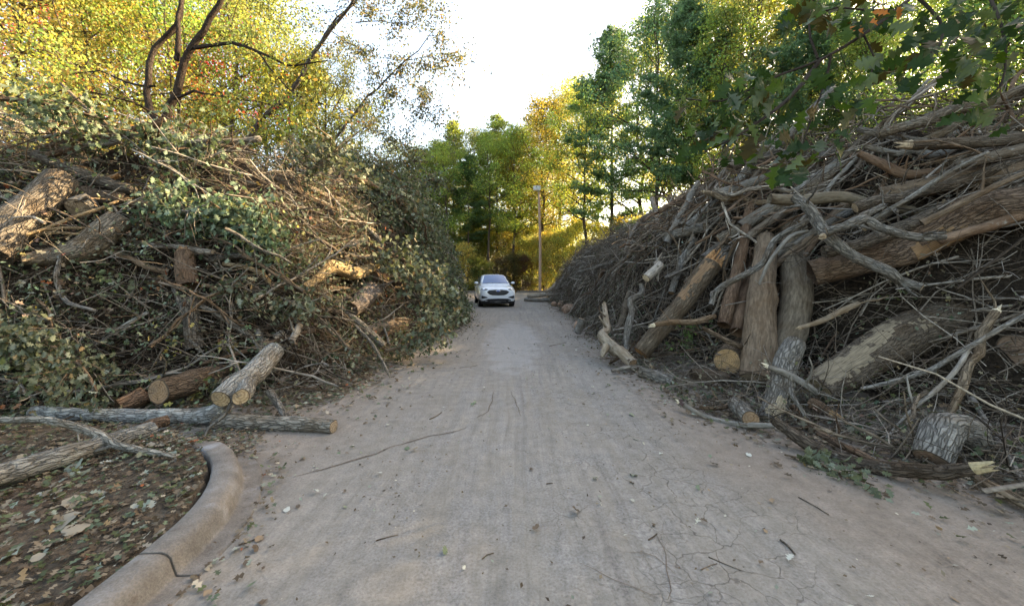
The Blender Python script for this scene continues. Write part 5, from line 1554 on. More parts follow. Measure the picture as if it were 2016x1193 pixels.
TR = [BROWN, GREY, RED, (0.17, 0.135, 0.10), PALE]
strew(right_h, (3.2, 12, 2.0, 12), 75, 5.4, (1.0, 0.1, 0.10), 0.22, 0.26, 1.2, 2.6, TR, 'in the near end of the right pile', 'branches stacked in the near end of the right pile', 11, 2.3)
strew(right_h, (2, 9, 7.0, 26), 90, 4.2, (0.6, 0.4, 0.2), 0.8, 0.30, 0.8, 2.2, TR, 'tangled in the far half of the right pile', 'branches tangled in the far half of the right pile', 26)
strew(left_h, (-12, -1.7, 3.4, 9), 70, 5.0, (1.0, 0.2, -0.3), 0.6, 0.34, 0.7, 2.0, [GREY, PALE, BROWN, (0.24, 0.22, 0.19)], 'caught in the near half of the left pile', 'branches caught in the near half of the left pile', 8.5)
strew(left_h, (-8, -1.7, 8, 20), 55, 4.0, (0.8, 0.3, -0.4), 0.6, 0.36, 0.8, 2.0, [BROWN, RED, GREY], 'caught in the far half of the left pile', 'branches caught in the far half of the left pile', 20)


# further logs stacked in the piles
def stack(hf, bx, n, smin, smax, pref, spread, lmin, lmax, dmin, dmax, label, group, ok, tints):
    p, N, s = sample_pile(hf, n * 6, bx, smax, smin, 0.6)
    sel = [i for i in range(len(p)) if ok(p[i])][:n]
    d = tangent_dirs(N, pref, spread)
    made = []
    for i in sel:
        L = random.uniform(lmin, lmax); dm = random.uniform(dmin, dmax)
        c = Vector(p[i]) + Vector(N[i]) * (dm * 0.5 + 0.05); x = Vector(d[i])
        t = random.choice(tints); f = random.uniform(0.88, 1.15)
        e = random.choice((('c', ''), ('', 's'), ('', ''), ('c', 'c')))
        o = log('log', 'log', label, [c - x * L / 2, c - x * L / 6 + Vector((0, 0, random.gauss(0, .04))), c + x * L / 6, c + x * L / 2], [dm, dm * 0.95, dm * 0.85, dm * 0.7], tuple(q * f for q in t), random.choice((0.05, 0.2, 0.4)), e, random.choice((CUTY, CUTO, CUTG)), sides=10, knots=2, group=group, world=True, splen=dm, kink=0.12, twigs=random.choice((0, 0, 2)), amp=0.09)
        made.append((o, tone(t), p[i][0] / p[i][1]))
    number(made, 'log', label)


random.seed(55)
TL = [BROWN, (0.17, 0.14, 0.105), RED, GREY, (0.13, 0.105, 0.08)]
stack(right_h, (4, 11, 3.5, 11), 44, 2.6, 6.0, (1.0, 0.05, 0.06), 0.12, 1.6, 3.8, 0.07, 0.23, 'stacked level high in the right pile', 'logs stacked in the upper right pile', lambda q: q[2] > 2.2 and abs(q[0]) < q[1] * 1.5, TL)
stack(right_h, (2, 7, 6.5, 14), 18, 0.6, 3.4, (0.75, 0.3, 0.75), 0.25, 0.9, 2.2, 0.07, 0.18, 'leaning on the roadside slope of the right pile', 'logs leaning on the slope of the right pile', lambda q: q[2] > 0.5, TL)
stack(right_h, (2, 8, 12, 27), 18, 0.3, 3.6, (0.6, 0.5, 0.4), 0.6, 0.9, 2.4, 0.06, 0.15, 'showing in the far half of the right pile', 'logs in the far half of the right pile', lambda q: True, TL + [PALE])
stack(left_h, (-11, -1.9, 4.5, 10), 24, 0.5, 5.0, (0.9, 0.3, -0.3), 0.5, 0.7, 1.9, 0.05, 0.14, 'sunk in the near half of the left pile', 'logs sunk in the near left pile', lambda q: abs(q[0]) < q[1] * 1.35, TL + [PALE])
stack(left_h, (-6, -1.9, 10, 19), 12, 0.3, 3.5, (0.9, 0.2, -0.4), 0.5, 0.7, 1.8, 0.05, 0.13, 'sunk in the far half of the left pile', 'logs sunk in the far left pile', lambda q: True, TL)

# ------------------------------------------------------------------ leafy boughs thrown on the left pile
OAK3 = leaf_oak(3, 0.2, 0.36, 0.16)
def bough(label, pts, dpx, nleaf, size, pal, sig, clear=0.3, seed=1, twn=16, tw=(0.3, 0.8), tmpl=OAK3, dz=None, droop=0.7):
    random.seed(seed)
    W, dm = lay(pts, dpx, clear, 0.0, dz)
    w = [P(*q) for q in W]
    base = w[0].copy()
    C, _ = resample(w, 0.15)
    C = [c - base for c in C]
    wd = Wood(); wd.add(C, dm[0] / 2, dm[-1] / 2, 6)
    tips = [C[len(C) // 2:]]
    for j in range(twn):
        k = random.randint(1, len(C) - 1)
        d = (C[k] - C[k - 1]).normalized() * 0.6 + Vector((random.gauss(0, .8), random.gauss(-0.35, .5), random.gauss(-0.05, .6)))
        q = limb_pts(C[k], d, random.uniform(*tw), 4, -0.06, 0.2)
        wd.add(q, dm[-1] * 0.4, 0.002, 4); tips.append(q)
    root = empty('leafy_bough', base)
    s = obj('stem', wd.mesh('stem', M['bark']), root); s.color = (*BROWN, 0.8)
    V, T, Cc = leaves_along(tips, nleaf, size, pal, sig, tmpl, droop)
    f = obj('foliage', npmesh('foliage', V, T, M['pleaf'], True, {'lc': ('FLOAT_COLOR', Cc)}), root)
    tag(f, kind='stuff')
    return tag(root, label, 'bough')


PGREEN = [(4, (0.07, 0.12, 0.07)), (3, (0.10, 0.15, 0.095)), (2, (0.14, 0.20, 0.14)), (1, (0.15, 0.16, 0.06))]
PDULL = [(4, (0.07, 0.082, 0.048)), (3, (0.10, 0.115, 0.075)), (2, (0.055, 0.068, 0.038)), (0.7, (0.19, 0.21, 0.16)), (0.7, (0.18, 0.13, 0.07))]
bough('fresh green leafy bough spread across the upper middle of the left pile', [(250, 400), (320, 405), (390, 415), (460, 430), (530, 460)], [14, 6], 1500, 0.10, PGREEN, 0.11, 0.34, 41, 34, (0.35, 0.85))
bough('second green bough drooping just below the fresh green one', [(420, 380), (450, 410), (490, 450), (540, 480)], [10, 5], 850, 0.10, PGREEN, 0.11, 0.36, 42, 22, (0.3, 0.7))
bough('dull green bough with pointed leaves hanging at the lower left edge', [(-30, 640), (40, 655), (100, 680), (160, 720), (190, 770)], [10, 5], 950, 0.085, PDULL, 0.09, 0.30, 43, 26, (0.3, 0.6))
bough('yellowish green bough low on the left edge above the logs', [(0, 700), (60, 705), (120, 712)], [8, 4], 420, 0.085, [(3, (0.16, 0.18, 0.07)), (2, (0.2, 0.22, 0.12))], 0.08, 0.30, 44, 16, (0.25, 0.5))
bough('leafy bough in the middle of the left pile right of the shaggy post', [(400, 560), (460, 580), (520, 600), (580, 600)], [8, 4], 420, 0.10, PDULL, 0.10, 0.28, 45, 20, (0.3, 0.6))
bough('dark leafy bough on the crest of the left pile below the forked tree', [(230, 262), (290, 270), (350, 290), (420, 300)], [10, 5], 520, 0.11, [(4, (0.07, 0.10, 0.055)), (2, (0.12, 0.16, 0.10))], 0.12, 0.32, 46, 22, (0.4, 0.9))
bough('dark leafy bough on the crest at the far left', [(0, 195), (60, 200), (130, 215), (200, 235)], [10, 5], 480, 0.11, [(4, (0.07, 0.10, 0.055)), (2, (0.12, 0.16, 0.10))], 0.13, 0.3, 47, 20, (0.4, 0.9), dz=(5.7, 6.2))
bough('hanging leafy bough at the bushy far end of the left pile', [(690, 345), (740, 370), (790, 400), (830, 450), (850, 510)], [10, 5], 900, 0.15, PDULL, 0.16, 0.45, 48, 34, (0.5, 1.1), LO)
bough('leafy bough reaching over the road from the far end of the left pile', [(720, 480), (770, 500), (820, 530), (860, 575)], [9, 4], 600, 0.14, PDULL, 0.14, 0.45, 49, 26, (0.4, 0.9), LO)
bough('low leafy bough beside the level roadside log', [(760, 690), (800, 680), (840, 655), (870, 640)], [8, 4], 420, 0.11, PDULL, 0.10, 0.20, 50, 22, (0.3, 0.6), LO)
bough('ragged leafy bough standing up from the crest below the leaning tree', [(600, 345), (625, 325), (650, 305), (660, 285)], [8, 4], 420, 0.12, PDULL, 0.13, 0.4, 61, 22, (0.5, 1.0), LO, droop=0.3)
bough('ragged leafy bough on the crest nearer the car', [(740, 360), (765, 340), (790, 325), (815, 318)], [8, 4], 520, 0.14, PDULL, 0.16, 0.4, 62, 24, (0.5, 1.1), LO, dz=(14.5, 15.5), droop=0.3)
bough('last leafy bough at the crest above the car', [(815, 372), (835, 360), (850, 352), (862, 360)], [7, 4], 420, 0.15, PDULL, 0.18, 0.4, 63, 20, (0.5, 1.1), LO, dz=(17.5, 18.0), droop=0.3)
bough('trampled dull green oak spray on the road shoulder at the lower right', [(1545, 895), (1590, 905), (1650, 930), (1720, 955)], [4, 3], 150, 0.085, PDULL, 0.045, 0.02, 51, 10, (0.1, 0.25), OAK3, droop=0.1)
bough('small green sprig in the litter below the leaning broken log', [(1310, 690), (1345, 670), (1375, 640)], [4, 3], 170, 0.085, [(3, (0.10, 0.17, 0.05)), (2, (0.15, 0.22, 0.07))], 0.06, 0.10, 52, 12, (0.15, 0.35), LO)


# ------------------------------------------------------------------ the oak branch overhanging from the upper right
random.seed(77)
def oak_branch():
    limbs = [
        ([(2150, -330, 2.7), (1950, -130, 2.4), (1790, 0, 2.25), (1700, 68, 2.15), (1615, 118, 2.1), (1530, 150, 2.05), (1500, 168, 2.0), (1460, 205, 2.0)], 15, 4),
        ([(1615, 118, 2.1), (1580, 165, 2.05), (1550, 198, 2.02), (1505, 232, 2.0), (1440, 275, 1.95), (1385, 300, 1.95)], 9, 3),
        ([(1636, 108, 2.1), (1628, 150, 2.1), (1615, 190, 2.1), (1600, 225, 2.1), (1575, 300, 2.1)], 5, 2),
        ([(1610, 116, 2.1), (1595, 75, 2.15), (1592, 40, 2.2), (1600, 0, 2.2)], 5, 3),
        ([(1760, 22, 2.2), (1700, 20, 2.1), (1650, 15, 2.1), (1610, 25, 2.1)], 5, 3),
        ([(1800, -10, 2.25), (1850, 40, 2.2), (1850, 90, 2.15), (1800, 120, 2.1), (1740, 140, 2.1)], 7, 3),
        ([(1900, -90, 2.35), (1960, 20, 2.2), (1980, 100, 2.1), (1970, 170, 2.1), (1930, 205, 2.1)], 8, 3),
        ([(1950, -130, 2.4), (2040, -20, 2.2), (2060, 60, 2.1), (2050, 140, 2.1)], 7, 3),
        ([(1505, 165, 2.0), (1470, 180, 2.0), (1420, 200, 2.0), (1350, 195, 2.0), (1330, 200, 2.0)], 4, 2),
        ([(1700, 68, 2.15), (1720, 110, 2.1), (1715, 150, 2.1), (1690, 195, 2.1)], 4, 2),
    ]
    root_p = P(*limbs[0][0][0])
    root = empty('oak_branch', root_p)
    tag(root, 'dark oak branch with lobed green leaves overhanging from the upper right', 'branch')
    wd = Wood(); tips = []
    for pp, a, b in limbs:
        C, _ = resample([P(*q) - root_p for q in pp], 0.08)
        wd.add(C, a / 2 * 2.1 / F, b / 2 * 2.1 / F, 7)
        tips.append(C)
    st = obj('stem', wd.mesh('stem', M['bark']), root); st.color = (0.05, 0.04, 0.033, 0.9)
    meshes = []
    for v in range(5):
        tv, tf = leaf_oak(3, 0.2 + 0.12 * v, 0.36 + 0.03 * (v % 3), 0.06 + 0.03 * v)
        meshes.append(npmesh('leaf', tv, tf, M['oleaf'], True, {'lc': ('FLOAT_COLOR', np.tile([[1, 1, 1, 1.0]], (len(tv), 1)))}))
    CL = [(1505, 165, 20, 42, 30), (1445, 195, 9, 40, 25), (1425, 255, 13, 40, 26), (1470, 285, 9, 34, 22), (1590, 275, 20, 42, 34), (1545, 320, 7, 26, 16), (1640, 30, 13, 45, 26), (1580, 15, 7, 22, 16),
          (1800, 50, 22, 60, 40), (1740, 120, 12, 36, 26), (1870, 95, 14, 46, 34), (1690, 200, 8, 26, 22), (1955, 150, 17, 45, 44), (1985, 40, 16, 44, 44), (1900, 20, 16, 60, 30), (1345, 195, 6, 20, 14), (1380, 265, 5, 26, 18), (1640, 170, 5, 20, 16), (1930, 215, 6, 30, 14), (1790, 135, 7, 34, 20), (1700, 15, 10, 36, 20)]
    for (cx, cy, n, sx, sy) in CL:
        for i in range(int(n * 1.35)):
            x, y = random.gauss(cx, sx * 0.75), random.gauss(cy, sy * 0.75)
            p = P(x, y, random.uniform(1.85, 2.35)) - root_p
            o = obj('leaf', random.choice(meshes), root)
            yd = Vector((random.gauss(-0.25, 0.7), random.gauss(-0.1, 0.6), random.gauss(-0.65, 0.5))).normalized()
            r = Vector((random.gauss(0, 1), random.gauss(-0.6, 1), random.gauss(0.4, 1)))
            xx = yd.cross(r).normalized(); zz = xx.cross(yd)
            s = random.uniform(0.08, 0.14)
            o.matrix_basis = Matrix.Translation(p) @ Matrix((xx, yd, zz)).transposed().to_4x4() @ Matrix.Scale(s, 4)
            c = random.choice([(0.026, 0.052, 0.015), (0.022, 0.045, 0.017), (0.05, 0.085, 0.016), (0.02, 0.038, 0.015), (0.055, 0.042, 0.016)])
            o.color = (*c, 1)
    for (x, y) in ((1765, 12), (1752, 28), (1728, 50), (1700, 66)):
        o = obj('leaf', meshes[0], root)
        o.matrix_basis = Matrix.Translation(P(x, y, 1.95) - root_p) @ Matrix.Rotation(random.uniform(0, 6), 4, 'Y') @ Matrix.Rotation(1.2, 4, 'X') @ Matrix.Scale(0.075, 4)
        o.color = (0.40, 0.13, 0.03, 1)
        o['label'] = 'bright orange autumn leaf'
oak_branch()

# ------------------------------------------------------------------ fallen leaves one can pick out: on the bed and on the road
FL = []
for v in range(4):
    tv, tf = leaf_oak(3, 0.25 * (v - 1.5), 0.36, 0.03 + 0.05 * v)
    FL.append(npmesh('fallen_leaf', tv, tf, M['litter'], True, {'lc': ('FLOAT_COLOR', np.tile([[1, 1, 1, 1.0]], (len(tv), 1)))}))
def broadleaf_mesh(v):
    n = 14
    V = [(0, 0, 0)] + [(0.42 * math.sin(math.pi * t) ** 0.8 * s * (1 + 0.12 * math.sin(t * 19)), t, 0.10 * math.sin(t * 5 + v) + 0.08 * abs(s)) for s in (1, -1) for t in [(i + 1) / 8 for i in range(7)]] + [(0, 1, 0.05)] + [(0, t, 0.05 * math.sin(t * 4 + v)) for t in [(i + 1) / 8 for i in range(7)]]
    T = []
    for s in (0, 1):
        o = 1 + 7 * s; m = 16
        T += [(0, o, m) if s == 0 else (0, m, o)]
        for i in range(6):
            T += [(o + i, o + i + 1, m + i + 1), (o + i, m + i + 1, m + i)] if s == 0 else [(o + i, m + i + 1, o + i + 1), (o + i, m + i, m + i + 1)]
        T += [(o + 6, 15, m + 6) if s == 0 else (o + 6, m + 6, 15)]
    tv = np.array(V, float)
    return npmesh('fallen_leaf', tv, np.array(T), M['litter'], True, {'lc': ('FLOAT_COLOR', np.tile([[1, 1, 1, 1.0]], (len(tv), 1)))})
FB = [broadleaf_mesh(v) for v in range(3)]
random.seed(99)


def drop(parent, x, y, z, size, col, mesh, tilt=0.25):
    o = obj('fallen_leaf', mesh, parent)
    o.location = (x, y, z)
    o.rotation_euler = (random.gauss(0, tilt), random.gauss(0, tilt) + (math.pi if random.random() < 0.3 else 0), random.uniform(0, 6.28))
    o.scale = (size, size, size)
    o.color = (*col, 1)


n = 0
while n < 230:                                             # the bed, thickest near the viewer
    x, y = random.uniform(-4.6, -1.95), 0.9 + 2.5 * random.random() ** 0.9
    if poly_sd(np.array([x]), np.array([y]), kpoly)[0] < 0.05: continue
    big = random.random() < 0.08
    c = random.choice([(0.24, 0.21, 0.16), (0.17, 0.165, 0.11), (0.28, 0.28, 0.235), (0.13, 0.145, 0.085), (0.12, 0.085, 0.055), (0.17, 0.125, 0.085), (0.22, 0.245, 0.195)])
    drop(bed, x, y, float(bed_z(np.array([x]), np.array([y]))[0]) + 0.03, random.uniform(0.10, 0.16) if big else random.uniform(0.045, 0.09), c, random.choice(FB) if big or random.random() < 0.3 else random.choice(FL), 0.4)
    n += 1
n = 0
while n < 210:                                             # the road: thin along the middle, thicker by both edges
    y = 1.2 + 9 * random.random() ** 1.7
    e = random.random()
    if e < 0.45: x = random.uniform(0.9, 3.2)
    elif e < 0.72: x = -1.3 - abs(random.gauss(0, 0.35))
    else: x = random.uniform(-1.5, 1.5)
    if poly_sd(np.array([x]), np.array([y]), kpoly)[0] > -0.24 or right_h(np.array([x]), np.array([y]))[1][0] > 0.1 or left_h(np.array([x]), np.array([y]))[1][0] > 0.1: continue
    c = random.choice([(0.36, 0.34, 0.28), (0.20, 0.22, 0.15), (0.14, 0.10, 0.07), (0.10, 0.075, 0.055), (0.24, 0.17, 0.11), (0.42, 0.42, 0.37), (0.13, 0.16, 0.10)])
    drop(road, x, y, road_z(x, y) + 0.012, random.uniform(0.022, 0.06) if random.random() < 0.72 else random.uniform(0.06, 0.085), c, random.choice(FL + FB), 0.3)
    n += 1

# single twigs lying on the bare road
def road_twig(label, pts, d):
    W = []
    for x, y in pts:
        gx, gy = GX(x, y); W.append((gx, gy, road_z(gx, gy) + d * 0.3))
    log('twig', 'twig', label, W, [d * 0.6, d * 0.4], (0.15, 0.12, 0.095), 0.0, sides=5, knots=0, amp=0.15, step=0.04, group='twigs on the road', world=True)
road_twig('short twig lying left of the middle of the road beyond the long crack', [(846, 830), (858, 824), (870, 815)], 0.022)
road_twig('slender curved twig on the road in the lower left part', [(740, 1070), (762, 1063), (783, 1058)], 0.014)
road_twig('dark bent twig low in the centre of the road', [(949, 1106), (958, 1098), (972, 1095)], 0.014)
road_twig('small dark stick right of the road centre', [(1076, 958), (1082, 957), (1088, 957)], 0.016)
road_twig('straight twig lying on the cracked asphalt at the lower right', [(1395, 1106), (1425, 1119), (1460, 1133)], 0.012)
road_twig('crossed twig beside the straight one on the cracked asphalt', [(1380, 1131), (1400, 1122), (1412, 1119)], 0.010)
road_twig('pale stub of stick right of the cracked asphalt', [(1277, 1072), (1286, 1066), (1294, 1059)], 0.014)
road_twig('broken brown stick on the clay at the lower right', [(1536, 1072), (1552, 1085), (1565, 1100)], 0.024)
road_twig('thin twig across the far road by the twisted limb', [(1082, 683), (1100, 679), (1115, 676)], 0.02)
road_twig('thin twig on the far left lane of the road', [(905, 727), (922, 725), (940, 722)], 0.016)
road_twig('twig lying by the gutter of the curved kerb', [(470, 1080), (495, 1072), (520, 1060)], 0.016)
road_twig('long dark twig on the clay below the oak spray', [(1572, 985), (1600, 1000), (1632, 1020)], 0.016)

# ------------------------------------------------------------------ the white car
import bmesh


def bmobj(name, bm, mat, parent, smooth=True):
    bmesh.ops.recalc_face_normals(bm, faces=bm.faces)
    me = bpy.data.meshes.new(name); bm.to_mesh(me); bm.free()
    me.materials.append(mat)
    for p in me.polygons: p.use_smooth = smooth
    return obj(name, me, parent)


def loft(sections, cap=True):
    bm = bmesh.new()
    rows = [[bm.verts.new(p) for p in s] for s in sections]
    for a, b in zip(rows[:-1], rows[1:]):
        n = len(a)
        for i in range(n): bm.faces.new((a[i], a[(i + 1) % n], b[(i + 1) % n], b[i]))
    if cap: bm.faces.new(rows[0]); bm.faces.new(rows[-1][::-1])
    return bm


def plate(outline, off=0.012, thick=0.03):
    """a thin plate lying on the car's front: outline (x, z), laid on the body at a small distance"""
    bm = bmesh.new()
    n = len(outline)
    cx, cz = sum(p[0] for p in outline) / n, sum(p[1] for p in outline) / n
    rings = []
    for f in (1.0, 0.75, 0.5, 0.25):
        rings.append([bm.verts.new((cx + (x - cx) * f, front(cx + (x - cx) * f, cz + (z - cz) * f, off), cz + (z - cz) * f)) for x, z in outline])
    c = bm.verts.new((cx, front(cx, cz, off), cz))
    back = [bm.verts.new((v.co.x, v.co.y + thick, v.co.z)) for v in rings[0]]
    for a, b in zip([back] + rings[:-1], rings):
        for i in range(n): bm.faces.new((a[i], a[(i + 1) % n], b[(i + 1) % n], b[i]))
    for i in range(n): bm.faces.new((rings[-1][i], rings[-1][(i + 1) % n], c))
    return bm


def panel(c00, c10, c11, c01, bulge, n=6):
    """curved glass panel between four corners"""
    bm = bmesh.new(); rows = []
    nm = ((Vector(c10) - Vector(c00)).cross(Vector(c01) - Vector(c00))).normalized()
    for j in range(n + 1):
        v = j / n; r = []
        for i in range(n + 1):
            u = i / n
            p = (Vector(c00) * (1 - u) + Vector(c10) * u) * (1 - v) + (Vector(c01) * (1 - u) + Vector(c11) * u) * v
            r.append(bm.verts.new(p + nm * math.copysign(0.02, bulge) + nm * bulge * (1 - (2 * u - 1) ** 2) * (1 - 0.3 * (2 * v - 1) ** 2)))
        rows.append(r)
    for a, b in zip(rows[:-1], rows[1:]):
        for i in range(n): bm.faces.new((a[i], a[i + 1], b[i + 1], b[i]))
    return bm


car = empty('parked_car', (-0.86, 20.75, 0.012))
car.rotation_euler.z = R(9.0)
tag(car, 'white five-door crossover car facing the viewer at the end of the road', 'car')
Y0 = 0.95  # the empty sits under the front axle's line; shift the body back so the nose is at y = -0.95


def sec(y, w, zb, zt, crown=0.03):
    h = zt - zb
    half = [(w * 0.80, zb), (w * 0.94, zb + 0.05), (w * 0.995, zb + 0.22 * h), (w * 1.0, zb + 0.5 * h), (w * 0.985, zb + 0.78 * h), (w * 0.93, zb + 0.93 * h), (w * 0.80, zt), (w * 0.45, zt + crown * 0.8)]
    return [Vector((x, y + Y0, z)) for x, z in half] + [Vector((0, y + Y0, zt + crown))] + [Vector((-x, y + Y0, z)) for x, z in reversed(half)]


bmobj('body', loft([sec(-1.90, 0.66, 0.42, 0.86, 0.02), sec(-1.87, 0.80, 0.34, 0.93), sec(-1.78, 0.885, 0.28, 0.985), sec(-1.55, 0.945, 0.27, 1.03), sec(-1.1, 0.96, 0.27, 1.09), sec(-0.62, 0.965, 0.27, 1.15), sec(-0.2, 0.965, 0.27, 1.16), sec(1.2, 0.965, 0.27, 1.18), sec(2.3, 0.955, 0.28, 1.18), sec(2.75, 0.90, 0.36, 1.14), sec(2.86, 0.80, 0.48, 1.02)]), M['white'], car)
from mathutils.bvhtree import BVHTree
_bm = bmesh.new(); _bm.from_mesh(car.children[0].data); _bvh = BVHTree.FromBMesh(_bm)


def front(x, z, off=0.012):
    h = _bvh.ray_cast(Vector((x, -6, z)), Vector((0, 1, 0)))[0]
    return (h.y if h else -1.80 + Y0 + 0.3 * max(0, abs(x) - 0.75)) - off


def cab(y, w0, w1, z0, z1):
    half = [(w0, z0), (w0 * 0.6 + w1 * 0.4, z0 * 0.6 + z1 * 0.4), (w1 * 1.03, z1 - 0.08), (w1 * 0.9, z1 - 0.02), (w1 * 0.45, z1 + 0.01)]
    return [Vector((x, y + Y0, z)) for x, z in half] + [Vector((0, y + Y0, z1 + 0.015))] + [Vector((-x, y + Y0, z)) for x, z in reversed(half)]


bmobj('cabin', loft([cab(-0.72, 0.80, 0.78, 1.12, 1.19), cab(-0.38, 0.83, 0.70, 1.12, 1.42), cab(0.08, 0.86, 0.635, 1.12, 1.66), cab(0.5, 0.87, 0.63, 1.12, 1.715), cab(1.4, 0.87, 0.62, 1.12, 1.71), cab(2.1, 0.85, 0.60, 1.12, 1.64), cab(2.55, 0.82, 0.62, 1.12, 1.36), cab(2.75, 0.80, 0.72, 1.10, 1.18)]), M['white'], car)
ws = bmobj('windscreen', panel((-0.71, -0.665 + Y0, 1.215), (0.71, -0.665 + Y0, 1.215), (0.545, 0.035 + Y0, 1.645), (-0.545, 0.035 + Y0, 1.645), 0.055), M['glass'], car)
for s in (-1, 1):
    bmobj('side_window', panel((s * 0.868, -0.20 + Y0, 1.20), (s * 0.885, 0.95 + Y0, 1.20), (s * 0.685, 0.92 + Y0, 1.61), (s * 0.690, 0.18 + Y0, 1.60), 0.012 * s), M['glass'], car)
    bmobj('side_window', panel((s * 0.885, 1.02 + Y0, 1.20), (s * 0.875, 2.25 + Y0, 1.22), (s * 0.68, 1.95 + Y0, 1.58), (s * 0.685, 1.0 + Y0, 1.61), 0.012 * s), M['glass'], car)
    # mirror
    bm = bmesh.new(); bmesh.ops.create_uvsphere(bm, u_segments=14, v_segments=9, radius=1)
    for v in bm.verts: v.co = Vector((s * 1.02 + v.co.x * 0.115, -0.33 + Y0 + v.co.y * 0.075, 1.245 + v.co.z * 0.075 * (1 if v.co.z > 0 else 0.8)))
    mi = bmobj('mirror', bm, M['white'], car)
    bm = bmesh.new(); bmesh.ops.create_cube(bm, size=1)
    for v in bm.verts: v.co = Vector((s * 0.93 + v.co.x * 0.12, -0.33 + Y0 + v.co.y * 0.06, 1.195 + v.co.z * 0.035))
    bmobj('mirror_arm', bm, M['black'], mi)
g = bmobj('grille', plate([(-0.58, 0.80), (-0.46, 0.895), (-0.2, 0.925), (0, 0.93), (0.2, 0.925), (0.46, 0.895), (0.58, 0.80), (0.44, 0.69), (0.30, 0.645), (0, 0.635), (-0.30, 0.645), (-0.44, 0.69)]), M['grille'], car)
for zz in (0.69, 0.74, 0.79, 0.84, 0.885):
    w = 0.36 + 0.16 * (1 - abs(zz - 0.80) / 0.13)
    bmobj('grille_bar', plate([(-w, zz - 0.006), (-w, zz + 0.006), (-w / 2, zz + 0.006), (0, zz + 0.006), (w / 2, zz + 0.006), (w, zz + 0.006), (w, zz - 0.006), (w / 2, zz - 0.006), (0, zz - 0.006), (-w / 2, zz - 0.006)], 0.022, 0.012), M['black'], g)
ov = [(0.125 * math.cos(a), 0.855 + 0.05 * math.sin(a)) for a in [i * math.pi / 12 for i in range(24)]]
em = bmobj('emblem', plate(ov, 0.035, 0.03), M['chrome'], car)
bmobj('emblem_field', plate([(x * 0.8, 0.855 + (z - 0.855) * 0.72) for x, z in ov], 0.044, 0.01), M['blue'], em)
for s in (-1, 1):
    hl = bmobj('headlight', plate([(s * x, z) for x, z in ((0.50, 0.945), (0.62, 0.985), (0.80, 0.995), (0.90, 0.985), (0.925, 0.93), (0.86, 0.895), (0.72, 0.895), (0.58, 0.915))], 0.012, 0.04), M['lens'], car)
    bmobj('lamp_unit', plate([(s * (0.74 + 0.04 * math.cos(a)), 0.94 + 0.028 * math.sin(a)) for a in [i * math.pi / 5 for i in range(10)]], 0.024, 0.02), M['chrome'], hl)
    bmobj('fog_lamp_recess', plate([(s * x, z) for x, z in ((0.50, 0.52), (0.64, 0.58), (0.84, 0.635), (0.86, 0.50), (0.80, 0.475), (0.62, 0.49))], 0.012, 0.03), M['black'], car)
lb = [(-0.90, 0.30), (-0.90, 0.40), (-0.62, 0.415), (-0.50, 0.465), (0, 0.475), (0.50, 0.465), (0.62, 0.415), (0.90, 0.40), (0.90, 0.30), (0.6, 0.22), (0, 0.20), (-0.6, 0.22)]
lo = bmobj('lower_bumper', plate(lb, 0.014, 0.25), M['black'], car)
bmobj('bumper_trim', plate([(-0.45, 0.315), (-0.4, 0.335), (0, 0.34), (0.4, 0.335), (0.45, 0.315), (0, 0.32)], 0.03, 0.02), M['alloy'], lo)
bmobj('underbody', loft([[Vector((x, y, z)) for x, z in ((-0.8, 0.2), (0.8, 0.2), (0.86, 0.34), (-0.86, 0.34))] for y in (-0.75 , 3.55)]), M['black'], car, False)


def lathe(prof, x0, sgn, n=24):
    return loft([[Vector((x0 + sgn * dx, r * math.cos(a), r * math.sin(a))) for a in [i * 2 * math.pi / n for i in range(n)]] for dx, r in prof])


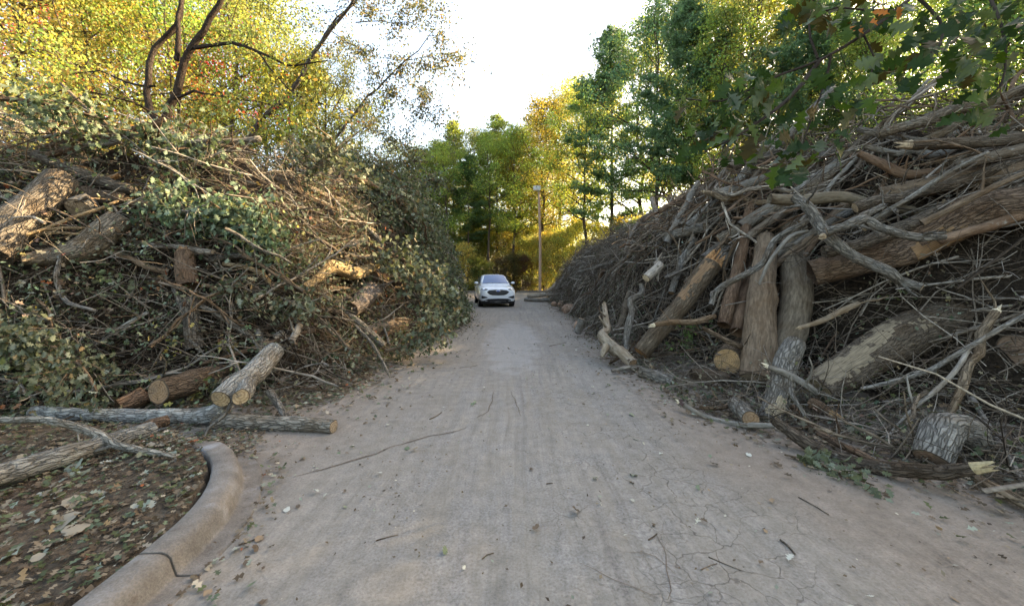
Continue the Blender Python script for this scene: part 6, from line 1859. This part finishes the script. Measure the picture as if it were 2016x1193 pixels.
for y in (-1.0 + Y0, 1.85 + Y0):
    for s in (-1, 1):
        t = bmobj('wheel', lathe([(-0.23, 0.25), (-0.23, 0.34), (-0.20, 0.365), (-0.03, 0.365), (0.0, 0.34), (0.005, 0.26), (-0.02, 0.25)], s * 0.955, s), M['tyre'], car)
        t.location = (0, y, 0.365)
        rim = bmobj('rim', lathe([(-0.05, 0.255), (-0.012, 0.255), (-0.02, 0.23), (-0.045, 0.20)], s * 0.955, s), M['alloy'], t)
        for k in range(5):
            a = k * 2 * math.pi / 5
            bm = bmesh.new(); bmesh.ops.create_cube(bm, size=1)
            for v in bm.verts: v.co = Vector((s * (0.925 + v.co.x * 0.03), v.co.y * 0.05, 0.12 + v.co.z * 0.23))
            bmesh.ops.rotate(bm, verts=bm.verts, cent=(0, 0, 0), matrix=Matrix.Rotation(a, 3, 'X'))
            bmobj('spoke', bm, M['alloy'], t)
        bm = loft([[Vector((s * 0.9665, y + r * math.cos(a), 0.365 + r * math.sin(a))) for a in [i * math.pi / 16 - 0.15 for i in range(17)] + [0]][:17] for r in (0.40, 0.45)], False)
        bmobj('wheel_arch', bm, M['black'], car)
for s in (-1, 1):
    for y in (0.75, 1.75):
        bm = bmesh.new(); bmesh.ops.create_cube(bm, size=1)
        for v in bm.verts: v.co = Vector((s * (0.972 + v.co.x * 0.03), y + Y0 + v.co.y * 0.18, 1.02 + v.co.z * 0.025))
        bmobj('door_handle', bm, M['white'], car)

# ------------------------------------------------------------------ floodlight on its wooden pole
lx, ly = px(1063, 40.5), 40.5
lamp = empty('street_lamp', (lx, ly, 0))
tag(lamp, 'tall wooden pole with a boxy floodlight standing beyond the car', 'street lamp')
ztop = CH + (HY - 372) * ly / F
V, Fq, B, (r0, r1, C) = tube([(0, 0, -0.2), (0.03, 0, ztop * 0.4), (-0.04, 0, ztop * 0.75), (-0.10, 0, ztop - 0.35)], [0.165, 0.15, 0.135, 0.12], 12, 0.6, 0.02, 0, 4)
bk = Bk(); bk.add(V, Fq, B); bk.cap(list(r1))
bk_m = bk.mesh('pole', M['post'], Vector()); obj('pole', bk_m, lamp)
bm = bmesh.new(); bmesh.ops.create_cube(bm, size=1)
for v in bm.verts: v.co = Vector((-0.32 + v.co.x * (0.80 if v.co.z > 0 else 0.72), -0.25 + v.co.y * (0.55 if v.co.z > 0 else 0.48), ztop + v.co.z * 0.42))
bmesh.ops.bevel(bm, geom=bm.edges[:], offset=0.03, segments=2, affect='EDGES')
hd = bmobj('lamp_head', bm, M['lamp'], lamp, False)
bm = bmesh.new(); bmesh.ops.create_cube(bm, size=1)
for v in bm.verts: v.co = Vector((-0.32 + v.co.x * 0.60, -0.25 + v.co.y * 0.36, ztop - 0.225 + v.co.z * 0.05))
bmobj('diffuser', bm, M['diffuser'], hd, False)
bm = bmesh.new(); bmesh.ops.create_cube(bm, size=1)
for v in bm.verts: v.co = Vector((-0.18 + v.co.x * 0.30, -0.06 + v.co.y * 0.10, ztop - 0.28 + v.co.z * 0.10))
bmobj('bracket', bm, M['lamp'], lamp, False)
